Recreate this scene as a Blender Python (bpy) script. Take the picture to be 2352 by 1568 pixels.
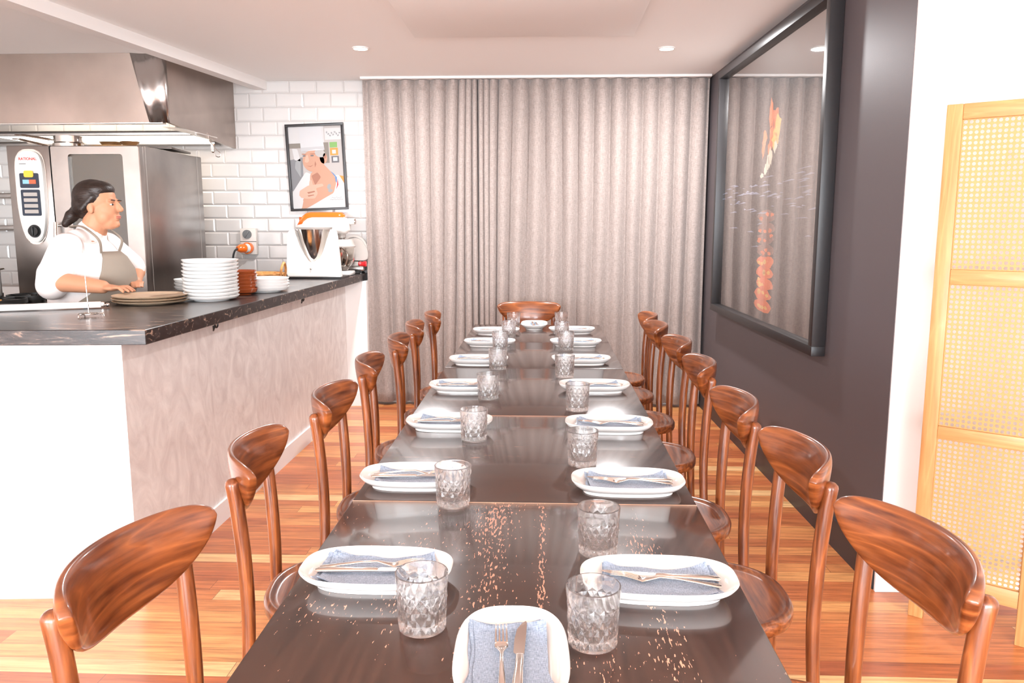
import bpy, bmesh, math, random
from mathutils import Vector, Matrix, noise
for o in list(bpy.data.objects): bpy.data.objects.remove(o)
SC = bpy.context.scene
COL = SC.collection
PI = math.pi
rnd = random.Random(7)

# ------------------------------------------------------------------ camera
F_PX = 1819.0
pitch = math.atan(270/F_PX); yaw = math.atan(75*math.cos(pitch)/F_PX)
cd = bpy.data.cameras.new('camera'); cam = bpy.data.objects.new('camera', cd); COL.objects.link(cam)
cd.sensor_width = 36; cd.lens = F_PX/2352*36; cd.clip_start = .02
cam.location = (0, 0, 1.39); cam.rotation_euler = (PI/2-pitch, 0, yaw)
SC.camera = cam
# ------------------------------------------------------------------ world, light, exposure
SC.view_settings.view_transform = 'Standard'; SC.view_settings.look = 'None'
SC.view_settings.gamma = 1; SC.view_settings.use_curve_mapping = False
SC.view_settings.exposure = 0.75
w = bpy.data.worlds.new('daylight'); SC.world = w; w.use_nodes = True
w.node_tree.nodes['Background'].inputs[0].default_value = (.94, .98, 1, 1)
w.node_tree.nodes['Background'].inputs[1].default_value = 3.0
def area(name, loc, rot, sx, sy, power, col=(1, 1, 1)):
    l = bpy.data.lights.new(name, 'AREA'); l.shape = 'RECTANGLE'; l.size = sx; l.size_y = sy; l.energy = power; l.color = col
    o = bpy.data.objects.new(name, l); COL.objects.link(o); o.location = loc; o.rotation_euler = rot
    return o
# daylight coming in through the two shopfront windows behind the camera
area('daylight_window_a', (-2.95, -4.85, 1.25), (PI/2+.38, 0, 0), 3.5, 2.1, 300, (.89, .97, 1.04))
area('daylight_window_b', (0.95, -4.85, 1.25), (PI/2+.38, 0, 0), 3.5, 2.1, 300, (.89, .97, 1.04))

# ------------------------------------------------------------------ materials
MATS = {}
def nodes(name):
    m = bpy.data.materials.new(name); m.use_nodes = True; nt = m.node_tree
    return m, nt, nt.nodes['Principled BSDF'], nt.nodes, nt.links
def mat(name, col, rough=.5, metal=0, coat=0, bump=0, bscale=60, vary=0, vscale=8, stretch=(1, 1, 1), spec=.5, aniso=0, sheen=0, trans=0, ior=1.45):
    if name in MATS: return MATS[name]
    m, nt, b, N, L = nodes(name)
    b.inputs['Base Color'].default_value = (*col, 1); b.inputs['Roughness'].default_value = rough; b.inputs['Metallic'].default_value = metal
    b.inputs['Coat Weight'].default_value = coat; b.inputs['Coat Roughness'].default_value = .08
    b.inputs['Specular IOR Level'].default_value = spec; b.inputs['Anisotropic'].default_value = aniso
    b.inputs['Sheen Weight'].default_value = sheen; b.inputs['Transmission Weight'].default_value = trans; b.inputs['IOR'].default_value = ior
    if bump or vary:
        tc = N.new('ShaderNodeTexCoord'); mp = N.new('ShaderNodeMapping'); L.new(tc.outputs['Object'], mp.inputs[0]); mp.inputs['Scale'].default_value = stretch
        if bump:
            n = N.new('ShaderNodeTexNoise'); n.inputs['Scale'].default_value = bscale; n.inputs['Detail'].default_value = 4; L.new(mp.outputs[0], n.inputs[0])
            bp = N.new('ShaderNodeBump'); bp.inputs['Strength'].default_value = bump; bp.inputs['Distance'].default_value = .004
            L.new(n.outputs[0], bp.inputs['Height']); L.new(bp.outputs[0], b.inputs['Normal'])
        if vary:
            n = N.new('ShaderNodeTexNoise'); n.inputs['Scale'].default_value = vscale; n.inputs['Detail'].default_value = 6; L.new(mp.outputs[0], n.inputs[0])
            r = N.new('ShaderNodeValToRGB'); L.new(n.outputs[0], r.inputs[0]); r.color_ramp.elements[0].position = .3; r.color_ramp.elements[1].position = .7
            r.color_ramp.elements[0].color = (*[c*(1-vary) for c in col], 1); r.color_ramp.elements[1].color = (*[min(1, c*(1+vary*.6)) for c in col], 1)
            L.new(r.outputs[0], b.inputs['Base Color'])
    MATS[name] = m; return m
def emit(name, col, s):
    m, nt, b, N, L = nodes(name)
    b.inputs['Base Color'].default_value = (*col, 1); b.inputs['Emission Color'].default_value = (*col, 1); b.inputs['Emission Strength'].default_value = s
    return m
def math_node(N, L, op, a, b=None, c=None):
    n = N.new('ShaderNodeMath'); n.operation = op
    for i, v in enumerate((a, b, c)):
        if v is None: continue
        if isinstance(v, (int, float)): n.inputs[i].default_value = v
        else: L.new(v, n.inputs[i])
    return n.outputs[0]

def wood(name, dark, light, axis='X', rough=.3, coat=.6, scale=1.0, spec=.5):
    """stained wood, grain running along the object's axis, each object offset by its own random"""
    m, nt, b, N, L = nodes(name)
    tc = N.new('ShaderNodeTexCoord'); oi = N.new('ShaderNodeObjectInfo'); ad = N.new('ShaderNodeVectorMath'); ad.operation = 'ADD'
    mu = N.new('ShaderNodeMath'); mu.operation = 'MULTIPLY'; mu.inputs[1].default_value = 13.7; L.new(oi.outputs['Random'], mu.inputs[0])
    L.new(tc.outputs['Object'], ad.inputs[0]); L.new(mu.outputs[0], ad.inputs[1])
    mp = N.new('ShaderNodeMapping'); L.new(ad.outputs[0], mp.inputs[0])
    s = {'B': (1.1, 2.2, 13), 'X': (1.3, 15, 15), 'Y': (15, 1.3, 15), 'Z': (15, 15, 1.1)}[axis]
    mp.inputs['Scale'].default_value = [q*scale for q in s]
    n1 = N.new('ShaderNodeTexNoise'); n1.inputs['Scale'].default_value = .55; n1.inputs['Detail'].default_value = 2; n1.inputs['Distortion'].default_value = .15; L.new(mp.outputs[0], n1.inputs[0])
    m2 = N.new('ShaderNodeMath'); m2.operation = 'MULTIPLY'; m2.inputs[1].default_value = 13; L.new(n1.outputs[0], m2.inputs[0])
    f0 = math_node(N, L, 'FRACT', m2.outputs[0]); f1 = math_node(N, L, 'ABSOLUTE', math_node(N, L, 'SUBTRACT', math_node(N, L, 'MULTIPLY', f0, 2.0), 1.0)); f2 = math_node(N, L, 'POWER', f1, 5.0)
    n2 = N.new('ShaderNodeTexNoise'); n2.inputs['Scale'].default_value = 6; n2.inputs['Detail'].default_value = 6; L.new(mp.outputs[0], n2.inputs[0])
    mx = N.new('ShaderNodeMath'); mx.operation = 'MULTIPLY_ADD'; mx.inputs[1].default_value = .28; L.new(f2, mx.inputs[0])
    m4 = N.new('ShaderNodeMath'); m4.operation = 'MULTIPLY'; m4.inputs[1].default_value = 1.0; L.new(n2.outputs[0], m4.inputs[0]); L.new(m4.outputs[0], mx.inputs[2])
    r = N.new('ShaderNodeValToRGB'); r.color_ramp.elements[0].position = .3; r.color_ramp.elements[1].position = .88
    r.color_ramp.elements[0].color = (*dark, 1); r.color_ramp.elements[1].color = (*light, 1)
    L.new(mx.outputs[0], r.inputs[0]); L.new(r.outputs[0], b.inputs['Base Color'])
    b.inputs['Roughness'].default_value = rough; b.inputs['Coat Weight'].default_value = coat; b.inputs['Coat Roughness'].default_value = .1; b.inputs['Specular IOR Level'].default_value = spec
    return m
def floor_mat():
    m, nt, b, N, L = nodes('hardwood_floorboards')
    tc = N.new('ShaderNodeTexCoord'); sp = N.new('ShaderNodeSeparateXYZ'); L.new(tc.outputs['Object'], sp.inputs[0])
    X, Y = sp.outputs[0], sp.outputs[1]
    M = lambda *a: math_node(N, L, *a)
    ry = M('DIVIDE', Y, .083); row = M('FLOOR', ry); fy = M('FRACT', ry)
    wn = N.new('ShaderNodeTexWhiteNoise'); wn.noise_dimensions = '1D'; L.new(row, wn.inputs['W'])
    cx = M('ADD', M('DIVIDE', X, 1.35), M('MULTIPLY', wn.outputs['Value'], 7.0)); pl = M('FLOOR', cx); fx = M('FRACT', cx)
    cb = N.new('ShaderNodeCombineXYZ'); L.new(row, cb.inputs[0]); L.new(pl, cb.inputs[1])
    w2 = N.new('ShaderNodeTexWhiteNoise'); w2.noise_dimensions = '2D'; L.new(cb.outputs[0], w2.inputs['Vector'])
    r = N.new('ShaderNodeValToRGB'); L.new(w2.outputs['Value'], r.inputs[0]); r.color_ramp.interpolation = 'CONSTANT'
    cols = [(0, (.50, .145, .05)), (.14, (.66, .26, .09)), (.3, (.56, .18, .06)), (.45, (.76, .36, .13)), (.6, (.43, .12, .042)), (.7, (.7, .29, .1)), (.84, (.86, .52, .24)), (.93, (.6, .21, .07))]
    e = r.color_ramp.elements; e[0].position = 0; e[0].color = (*cols[0][1], 1); e[1].position = cols[1][0]; e[1].color = (*cols[1][1], 1)
    for p, c in cols[2:]:
        q = e.new(p); q.color = (*c, 1)
    ad = N.new('ShaderNodeVectorMath'); ad.operation = 'ADD'; L.new(tc.outputs['Object'], ad.inputs[0]); L.new(w2.outputs['Color'], ad.inputs[1])
    mp = N.new('ShaderNodeMapping'); mp.inputs['Scale'].default_value = (2.2, 38, 1); L.new(ad.outputs[0], mp.inputs[0])
    n = N.new('ShaderNodeTexNoise'); n.inputs['Scale'].default_value = 1.6; n.inputs['Detail'].default_value = 8; n.inputs['Roughness'].default_value = .65; L.new(mp.outputs[0], n.inputs[0])
    g = N.new('ShaderNodeValToRGB'); L.new(n.outputs[0], g.inputs[0]); g.color_ramp.elements[0].position = .3; g.color_ramp.elements[1].position = .72
    g.color_ramp.elements[0].color = (.55, .5, .46, 1); g.color_ramp.elements[1].color = (1.3, 1.3, 1.3, 1)
    mx = N.new('ShaderNodeMix'); mx.data_type = 'RGBA'; mx.blend_type = 'MULTIPLY'; mx.inputs[0].default_value = 1; L.new(r.outputs[0], mx.inputs[6]); L.new(g.outputs[0], mx.inputs[7])
    # narrow joints between the boards
    j1 = M('LESS_THAN', fy, .018); j2 = M('LESS_THAN', fx, .0018); j = M('MAXIMUM', j1, j2)
    m3 = N.new('ShaderNodeMix'); m3.data_type = 'RGBA'; L.new(M('MULTIPLY', j, .7), m3.inputs[0]); L.new(mx.outputs[2], m3.inputs[6]); m3.inputs[7].default_value = (.12, .035, .012, 1)
    L.new(m3.outputs[2], b.inputs['Base Color']); b.inputs['Roughness'].default_value = .3; b.inputs['Coat Weight'].default_value = .25; b.inputs['Coat Roughness'].default_value = .18
    return m

def table_mat(name, axis, wear):
    """dark stained top with pale worn flecks running along the grain and a stained border"""
    m, nt, b, N, L = nodes(name)
    tc = N.new('ShaderNodeTexCoord'); M = lambda *a: math_node(N, L, *a)
    mp = N.new('ShaderNodeMapping'); mp.inputs['Scale'].default_value = (60, 4, 1) if axis == 'Y' else (4, 60, 1); L.new(tc.outputs['Object'], mp.inputs[0])
    n = N.new('ShaderNodeTexNoise'); n.inputs['Scale'].default_value = 1; n.inputs['Detail'].default_value = 6; L.new(mp.outputs[0], n.inputs[0])
    r = N.new('ShaderNodeValToRGB'); L.new(n.outputs[0], r.inputs[0]); r.color_ramp.elements[0].position = .3; r.color_ramp.elements[1].position = .7
    r.color_ramp.elements[0].color = (.024, .009, .0052, 1); r.color_ramp.elements[1].color = (.06, .024, .014, 1)
    m2 = N.new('ShaderNodeMapping'); m2.inputs['Scale'].default_value = (210, 42, 1) if axis == 'Y' else (14, 260, 1); L.new(tc.outputs['Object'], m2.inputs[0])
    m2.inputs['Rotation'].default_value = (0, 0, .08)
    n2 = N.new('ShaderNodeTexNoise'); n2.inputs['Scale'].default_value = 1.15; n2.inputs['Detail'].default_value = 3; L.new(m2.outputs[0], n2.inputs[0])
    n3 = N.new('ShaderNodeTexNoise'); n3.inputs['Scale'].default_value = 4.2; n3.inputs['Detail'].default_value = 1; L.new(tc.outputs['Object'], n3.inputs[0])
    sp = N.new('ShaderNodeSeparateXYZ'); L.new(tc.outputs['Object'], sp.inputs[0])
    # wear is strongest along a few board joints
    a = sp.outputs[0] if axis == 'Y' else sp.outputs[1]
    def ridge(c, wd, s): return M('MULTIPLY', M('POWER', 2.718, M('MULTIPLY', M('POWER', M('DIVIDE', M('SUBTRACT', a, c), wd), 2.0), -1.0)), s)
    acc = M('MULTIPLY', n3.outputs[0], .38)
    for c, wd, s in ((.045, .010, .20), (-.055, .045, .15), (-.2, .03, .07), (.25, .035, .11), (.14, .02, .05)): acc = M('ADD', acc, ridge(c, wd, s))
    th = M('SUBTRACT', 1.0-.02, acc); th = M('SUBTRACT', th, wear)
    k = M('GREATER_THAN', n2.outputs[0], th)
    mx = N.new('ShaderNodeMix'); mx.data_type = 'RGBA'; L.new(k, mx.inputs[0]); L.new(r.outputs[0], mx.inputs[6]); mx.inputs[7].default_value = (.7, .36, .24, 1)
    L.new(mx.outputs[2], b.inputs['Base Color']); b.inputs['Roughness'].default_value = .24; b.inputs['Coat Weight'].default_value = .55; b.inputs['Coat Roughness'].default_value = .07; b.inputs['Specular IOR Level'].default_value = .55
    return m

def stone_mat():
    m, nt, b, N, L = nodes('dark_veined_stone')
    tc = N.new('ShaderNodeTexCoord'); mp = N.new('ShaderNodeMapping'); mp.inputs['Rotation'].default_value = (0.2, .35, .5); mp.inputs['Scale'].default_value = (1.5, 6, 9); L.new(tc.outputs['Object'], mp.inputs[0])
    n = N.new('ShaderNodeTexNoise'); n.inputs['Scale'].default_value = 3; n.inputs['Detail'].default_value = 10; n.inputs['Distortion'].default_value = 1.6; n.inputs['Roughness'].default_value = .68; L.new(mp.outputs[0], n.inputs[0])
    r = N.new('ShaderNodeValToRGB'); L.new(n.outputs[0], r.inputs[0]); e = r.color_ramp.elements
    e[0].position = .3; e[0].color = (.005, .004, .005, 1); e[1].position = .72; e[1].color = (.5, .34, .25, 1)
    q = e.new(.5); q.color = (.018, .015, .016, 1); q = e.new(.58); q.color = (.045, .037, .036, 1); q = e.new(.62); q.color = (.2, .135, .10, 1)
    L.new(r.outputs[0], b.inputs['Base Color']); b.inputs['Roughness'].default_value = .26; b.inputs['Specular IOR Level'].default_value = .5
    return m
def plaster_mat():
    m, nt, b, N, L = nodes('polished_plaster')
    tc = N.new('ShaderNodeTexCoord'); mp = N.new('ShaderNodeMapping'); mp.inputs['Scale'].default_value = (3, 3, 2); L.new(tc.outputs['Object'], mp.inputs[0])
    n = N.new('ShaderNodeTexNoise'); n.inputs['Scale'].default_value = 2.2; n.inputs['Detail'].default_value = 9; n.inputs['Distortion'].default_value = 2.2; n.inputs['Roughness'].default_value = .62; L.new(mp.outputs[0], n.inputs[0])
    r = N.new('ShaderNodeValToRGB'); L.new(n.outputs[0], r.inputs[0]); r.color_ramp.elements[0].position = .3; r.color_ramp.elements[1].position = .68
    r.color_ramp.elements[0].color = (.63, .585, .57, 1); r.color_ramp.elements[1].color = (.82, .79, .77, 1)
    L.new(r.outputs[0], b.inputs['Base Color']); b.inputs['Roughness'].default_value = .42
    return m
def curtain_mat():
    m, nt, b, N, L = nodes('linen_curtain_weave')
    tc = N.new('ShaderNodeTexCoord'); mp = N.new('ShaderNodeMapping'); mp.inputs['Scale'].default_value = (60, 60, 420); L.new(tc.outputs['Object'], mp.inputs[0])
    n = N.new('ShaderNodeTexNoise'); n.inputs['Scale'].default_value = 1; n.inputs['Detail'].default_value = 3; L.new(mp.outputs[0], n.inputs[0])
    mp2 = N.new('ShaderNodeMapping'); mp2.inputs['Scale'].default_value = (420, 100, 30); L.new(tc.outputs['Object'], mp2.inputs[0])
    n2 = N.new('ShaderNodeTexNoise'); n2.inputs['Scale'].default_value = 1; n2.inputs['Detail'].default_value = 3; L.new(mp2.outputs[0], n2.inputs[0])
    s = math_node(N, L, 'ADD', n.outputs[0], n2.outputs[0])
    r = N.new('ShaderNodeValToRGB'); L.new(math_node(N, L, 'MULTIPLY', s, .5), r.inputs[0]); r.color_ramp.elements[0].position = .36; r.color_ramp.elements[1].position = .64
    r.color_ramp.elements[0].color = (.235, .192, .175, 1); r.color_ramp.elements[1].color = (.38, .318, .29, 1)
    L.new(r.outputs[0], b.inputs['Base Color']); b.inputs['Roughness'].default_value = .9; b.inputs['Sheen Weight'].default_value = .2; b.inputs['Specular IOR Level'].default_value = .1
    return m
def linen_mat():
    m, nt, b, N, L = nodes('blue_grey_linen')
    tc = N.new('ShaderNodeTexCoord')
    o = []
    for sc in ((900, 120, 120), (120, 900, 120)):
        mp = N.new('ShaderNodeMapping'); mp.inputs['Scale'].default_value = sc; L.new(tc.outputs['Object'], mp.inputs[0])
        n = N.new('ShaderNodeTexNoise'); n.inputs['Scale'].default_value = 1; n.inputs['Detail'].default_value = 2; L.new(mp.outputs[0], n.inputs[0]); o.append(n.outputs[0])
    s = math_node(N, L, 'MULTIPLY', math_node(N, L, 'ADD', *o), .5)
    r = N.new('ShaderNodeValToRGB'); L.new(s, r.inputs[0]); r.color_ramp.elements[0].position = .35; r.color_ramp.elements[1].position = .68
    r.color_ramp.elements[0].color = (.17, .235, .33, 1); r.color_ramp.elements[1].color = (.46, .57, .72, 1)
    L.new(r.outputs[0], b.inputs['Base Color']); b.inputs['Roughness'].default_value = .9; b.inputs['Sheen Weight'].default_value = .3; b.inputs['Specular IOR Level'].default_value = .15
    bp = N.new('ShaderNodeBump'); bp.inputs['Strength'].default_value = .35; bp.inputs['Distance'].default_value = .001; L.new(s, bp.inputs['Height']); L.new(bp.outputs[0], b.inputs['Normal'])
    return m
def pane_mat():
    m, nt, b, N, L = nodes('reflective_picture_glass')
    N.remove(b); out = N['Material Output']
    t = N.new('ShaderNodeBsdfTransparent'); g = N.new('ShaderNodeBsdfGlossy'); g.inputs['Roughness'].default_value = .012; g.inputs[0].default_value = (1, .97, .95, 1)
    lw = N.new('ShaderNodeFresnel'); lw.inputs[0].default_value = 2.4
    gm = N.new('ShaderNodeNewGeometry'); fac = math_node(N, L, 'MULTIPLY', math_node(N, L, 'MAXIMUM', lw.outputs[0], .5), math_node(N, L, 'SUBTRACT', 1.0, gm.outputs['Backfacing']))
    mx = N.new('ShaderNodeMixShader'); L.new(fac, mx.inputs[0]); L.new(t.outputs[0], mx.inputs[1]); L.new(g.outputs[0], mx.inputs[2]); L.new(mx.outputs[0], out.inputs[0])
    return m

M_FLOOR = floor_mat(); M_STONE = stone_mat(); M_PLASTER = plaster_mat(); M_CURT = curtain_mat(); M_LINEN = linen_mat(); M_PANE = pane_mat()
M_T1 = table_mat('worn_dark_tabletop', 'Y', .05); M_T2 = table_mat('dark_tabletop_cross_grain', 'X', -.07); M_T3 = table_mat('dark_tabletop', 'X', -.18)
M_DARKWOOD = wood('dark_table_frame_wood', (.02, .009, .006), (.06, .025, .015), 'X')
WD, WL = (.085, .017, .004), (.38, .112, .03)
M_CHX = wood('chair_wood_x', WD, WL, 'B'); M_CHY = wood('chair_wood_y', WD, (.40, .12, .032), 'X'); M_CHZ = wood('chair_wood_z', WD, WL, 'Z')
M_PINE = wood('pale_oak', (.44, .20, .065), (.60, .31, .12), 'Z', rough=.5, coat=.1); M_PINEX = wood('pale_oak_rail', (.45, .21, .07), (.6, .31, .12), 'X', rough=.5, coat=.1)
M_WHITE = mat('white_paint', (.82, .79, .77), .55)
M_CEIL = mat('ceiling_paint', (.88, .86, .84), .6)
M_DARKP = mat('charcoal_paint', (.10, .083, .088), .48, bump=.05, bscale=300)
M_BLACK = mat('satin_black_frame', (.02, .018, .019), .38)
M_TILE = mat('white_glazed_tile', (.52, .495, .48), .12, coat=.3)
M_GROUT = mat('tile_grout', (.36, .31, .28), .9)
M_STEEL = mat('brushed_steel', (.36, .33, .31), .3, 1, vary=.12, vscale=5, aniso=.4)
M_HOOD = mat('smeared_hood_steel', (.42, .35, .31), .33, 1, vary=.2, vscale=2.2)
M_STEELP = mat('polished_steel', (.75, .7, .66), .12, 1)
M_CUTL = mat('cutlery_steel', (.8, .72, .66), .13, 1)
M_PORC = mat('white_porcelain', (.87, .85, .83), .12, coat=.5)
M_GREYC = mat('pale_grey_glaze', (.6, .6, .58), .25)
M_TANC = mat('tan_stoneware', (.56, .41, .28), .4, vary=.1, vscale=20)
M_BROWNC = mat('brown_glazed_terracotta', (.3, .065, .018), .15, coat=.6, vary=.2, vscale=12)
M_PLASTIC = mat('white_appliance_plastic', (.85, .83, .8), .25, coat=.3)
M_ORANGE = mat('orange_enamel', (.7, .13, .012), .15, coat=.7)
M_DKPL = mat('black_plastic', (.012, .012, .012), .35)
M_GREYPL = mat('grey_plastic', (.42, .38, .35), .4)
M_RED = mat('red_plastic', (.7, .015, .02), .25, coat=.4)
M_WICK = mat('wicker', (.55, .25, .08), .6, bump=.8, bscale=90, vary=.35, vscale=30)
M_CANE = mat('rattan_cane', (.52, .27, .10), .55)
M_SKIN = mat('skin', (.55, .26, .15), .5, spec=.35)
M_SHIRT = mat('white_cotton_shirt', (.82, .76, .74), .85, bump=.2, bscale=25)
M_APRON = mat('taupe_apron_cloth', (.28, .235, .19), .85)
M_HAIR = mat('dark_brown_hair', (.02, .011, .008), .38, bump=.5, bscale=50, stretch=(.3, 3, 3))
M_TROUS = mat('dark_trousers', (.03, .03, .035), .8)
M_LED = emit('downlight_glow', (1, .86, .72), 14); M_HOODL = emit('hood_lamp_glow', (1, .9, .78), 4)
M_GLASS = mat('clear_cut_glass', (1, 1, 1), .0, trans=1, ior=1.47)
def thin_glass(m, k):
    nt = m.node_tree; N, L = nt.nodes, nt.links; t = N.new('ShaderNodeBsdfTransparent'); x = N.new('ShaderNodeMixShader'); x.inputs[0].default_value = k
    L.new(N['Principled BSDF'].outputs[0], x.inputs[1]); L.new(t.outputs[0], x.inputs[2]); L.new(x.outputs[0], N['Material Output'].inputs[0])
thin_glass(M_GLASS, .3)
M_GLASSB = mat('clear_bowl_glass', (.95, .93, .9), .02, trans=1, ior=1.3)
M_OVGL = mat('dark_oven_glass', (.07, .06, .045), .06, spec=.8, coat=.8)

# ------------------------------------------------------------------ mesh helpers
def finish(bm, name, m, parent=None, smooth=True, angle=40, loc=None):
    bmesh.ops.recalc_face_normals(bm, faces=bm.faces)
    me = bpy.data.meshes.new(name); bm.to_mesh(me); bm.free()
    for x in (m if isinstance(m, (list, tuple)) else [m]): me.materials.append(x)
    if smooth:
        for p in me.polygons: p.use_smooth = True
        try: me.set_sharp_from_angle(angle=math.radians(angle))
        except Exception: pass
    o = bpy.data.objects.new(name, me); COL.objects.link(o)
    if parent: o.parent = parent
    if loc: o.location = loc
    return o
def tag(o, label=None, cat=None, group=None, kind=None):
    if label: o['label'] = label
    if cat: o['category'] = cat
    if group: o['group'] = group
    if kind: o['kind'] = kind
    return o
def thing(name, loc, rz, label, cat, group=None):
    o = bpy.data.objects.new(name, None); COL.objects.link(o); o.location = loc; o.rotation_euler = (0, 0, rz); o.empty_display_size = .05
    return tag(o, label, cat, group)
def struct(o): o['kind'] = 'structure'; return o
def dup(root, loc, rz, label=None, group=None):
    r = root.copy(); COL.objects.link(r); r.location = loc; r.rotation_euler = (0, 0, rz)
    if label: r['label'] = label
    if group: r['group'] = group
    for ch in list(root.children):
        c = ch.copy(); COL.objects.link(c); c.parent = r
        for g in ch.children:
            d = g.copy(); COL.objects.link(d); d.parent = c
    return r
def box(bm, x0, x1, y0, y1, z0, z1, bev=0, mi=0, M=None, seg=2):
    r = bmesh.ops.create_cube(bm, size=1); vs = r['verts']
    for v in vs: v.co = Vector(((x0+x1)/2+v.co.x*(x1-x0), (y0+y1)/2+v.co.y*(y1-y0), (z0+z1)/2+v.co.z*(z1-z0)))
    fs = set(f for v in vs for f in v.link_faces)
    if bev:
        es = list(set(e for v in vs for e in v.link_edges))
        q = bmesh.ops.bevel(bm, geom=es, offset=bev, segments=seg, affect='EDGES', profile=.5)
        vs = list(set(v for f in q['faces'] for v in f.verts) | set(v for v in vs if v.is_valid)); fs = set(f for v in vs for f in v.link_faces)
    for f in fs: f.material_index = mi
    if M: bmesh.ops.transform(bm, matrix=M, verts=[v for v in vs if v.is_valid])
def loft(bm, rings, cap=True, closed=True, mi=0):
    R = [[bm.verts.new(p) for p in r] for r in rings]; n = len(R[0])
    for a, b in zip(R, R[1:]):
        for i in range(n if closed else n-1):
            try: bm.faces.new((a[i], a[(i+1) % n], b[(i+1) % n], b[i])).material_index = mi
            except ValueError: pass
    if cap:
        for r in (R[0], R[-1]):
            try: bm.faces.new(r).material_index = mi
            except ValueError: pass
    return R
def sup(t, e):
    c, s = math.cos(t), math.sin(t); p = 2/e
    return math.copysign(abs(c)**p, c), math.copysign(abs(s)**p, s)
def sweep(bm, pts, rads, n=12, e=2, side=None, mi=0, cap=True, round_end=False):
    pts = [Vector(p) for p in pts]
    if isinstance(rads, (int, float)): rads = [rads]*len(pts)
    rings = []; prev = None
    for i, p in enumerate(pts):
        t = (pts[min(i+1, len(pts)-1)]-pts[max(i-1, 0)]).normalized()
        s = Vector(side) if side else (prev if prev else (Vector((0, 0, 1)) if abs(t.z) < .9 else Vector((1, 0, 0))))
        s = (s-t*s.dot(t)).normalized(); prev = s; u = t.cross(s)
        r = rads[i]; a, b = r if isinstance(r, (tuple, list)) else (r, r)
        rings.append([p+s*(sup(2*PI*k/n, e)[0]*a)+u*(sup(2*PI*k/n, e)[1]*b) for k in range(n)])
    if round_end:
        for end in (0, -1):
            R = rings[end]; c = sum(R, Vector())/n; q = pts[1] if end == 0 else pts[-2]; d = (c-q).normalized(); rr = (R[0]-c).length
            ex = [[c+(v-c)*math.cos(a)+d*rr*math.sin(a)*.8 for v in R] for a in (.5, 1.0, 1.35)]
            rings = (ex[::-1]+rings) if end == 0 else (rings+ex)
    return loft(bm, rings, cap, mi=mi)
def spin(bm, prof, n=32, c=(0, 0, 0), A=None, B=None, e=2, mi=0, cap=True):
    """prof: (radius, z) rings; with A,B the radius is an inset from a superellipse A x B"""
    rings = []
    for r, z in prof:
        a, b = (r, r) if A is None else (A-r, B-r)
        rings.append([(c[0]+sup(2*PI*k/n, e)[0]*a, c[1]+sup(2*PI*k/n, e)[1]*b, c[2]+z) for k in range(n)])
    return loft(bm, rings, cap, mi=mi)
def cyl(bm, p0, p1, r, n=20, mi=0, r1=None): return sweep(bm, [p0, p1], [r, r if r1 is None else r1], n, mi=mi)
def prism(bm, poly, z0, z1, mi=0):
    return loft(bm, [[(x, y, z0) for x, y in poly], [(x, y, z1) for x, y in poly]], mi=mi)
def smooth_path(pts, k=6):
    pts = [Vector(p) for p in pts]; out = []
    P = [pts[0]*2-pts[1]]+pts+[pts[-1]*2-pts[-2]]
    for i in range(1, len(P)-2):
        for j in range(k):
            t = j/k; a, b, c, d = P[i-1:i+3]
            out.append(.5*((2*b)+(-a+c)*t+(2*a-5*b+4*c-d)*t*t+(-a+3*b-3*c+d)*t**3))
    out.append(pts[-1]); return out
def ballm(bm, c, r, seg=16, rot=None, mi=0):
    q = bmesh.ops.create_uvsphere(bm, u_segments=seg, v_segments=max(8, seg//2), radius=1)
    M = Matrix.Translation(c) @ (rot or Matrix()) @ Matrix.Diagonal((*r, 1) if isinstance(r, (tuple, list)) else (r, r, r, 1))
    bmesh.ops.transform(bm, matrix=M, verts=q['verts'])
    for v in q['verts']:
        for f in v.link_faces: f.material_index = mi

# ------------------------------------------------------------------ room shell
CZ = 2.45
def plane_struct(name, bm, m): return struct(finish(bm, name, m, smooth=False))
bm = bmesh.new(); box(bm, -5, 3, -5.3, 6.3, -.05, 0); plane_struct('floor', bm, M_FLOOR)
bm = bmesh.new(); box(bm, -5, 3, -5.3, 6.3, CZ, CZ+.1); plane_struct('ceiling', bm, M_CEIL)
# lowered access panel in the dining ceiling
bm = bmesh.new(); box(bm, -.74, .49, 3.2, 4.64, 2.425, CZ, .006); struct(finish(bm, 'trim_1', M_CEIL))
# beam between dining room and kitchen
def quadprism(bm, a, b, wd, z0, z1):
    a, b = Vector(a), Vector(b); d = (b-a).normalized(); n = Vector((-d.y, d.x))*wd
    prism(bm, [tuple(a), tuple(b), tuple(b+n), tuple(a+n)], z0, z1)
bm = bmesh.new(); quadprism(bm, (-3.1, -1.3), (-2.09, 6.095), .09, 2.385, CZ); plane_struct('trim_2', bm, M_WHITE)
# back wall with bevelled brick-bond tiles over the counter
bm = bmesh.new(); box(bm, -5, 1.6, 6.1, 6.25, 0, CZ); bw = plane_struct('wall_back', bm, M_WHITE)
bm = bmesh.new(); box(bm, -5, -1.3, 6.09, 6.1, .9, CZ, mi=1)
th, tw, g = .1034, .2068, .0018
for r in range(15):
    z0 = .915+r*th; z1 = min(z0+th-g, CZ-.001)
    off = (.5*tw if r % 2 else 0)
    for c in range(20):
        x1 = -1.305-c*tw+off; x0 = x1-tw+g
        x1 = min(x1, -1.305)
        if x1-x0 < .02 or z1-z0 < .02: continue
        bv = .011; y = 6.0895
        o = [(x0, y, z0), (x1, y, z0), (x1, y, z1), (x0, y, z1)]; i_ = [(x0+bv, y-.006, z0+bv), (x1-bv, y-.006, z0+bv), (x1-bv, y-.006, z1-bv), (x0+bv, y-.006, z1-bv)]
        o2 = [(a, y-.001, c_) for a, b_, c_ in o]
        loft(bm, [o2, i_], cap=False); bm.faces.new([bm.verts.new(p) for p in i_])
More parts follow.
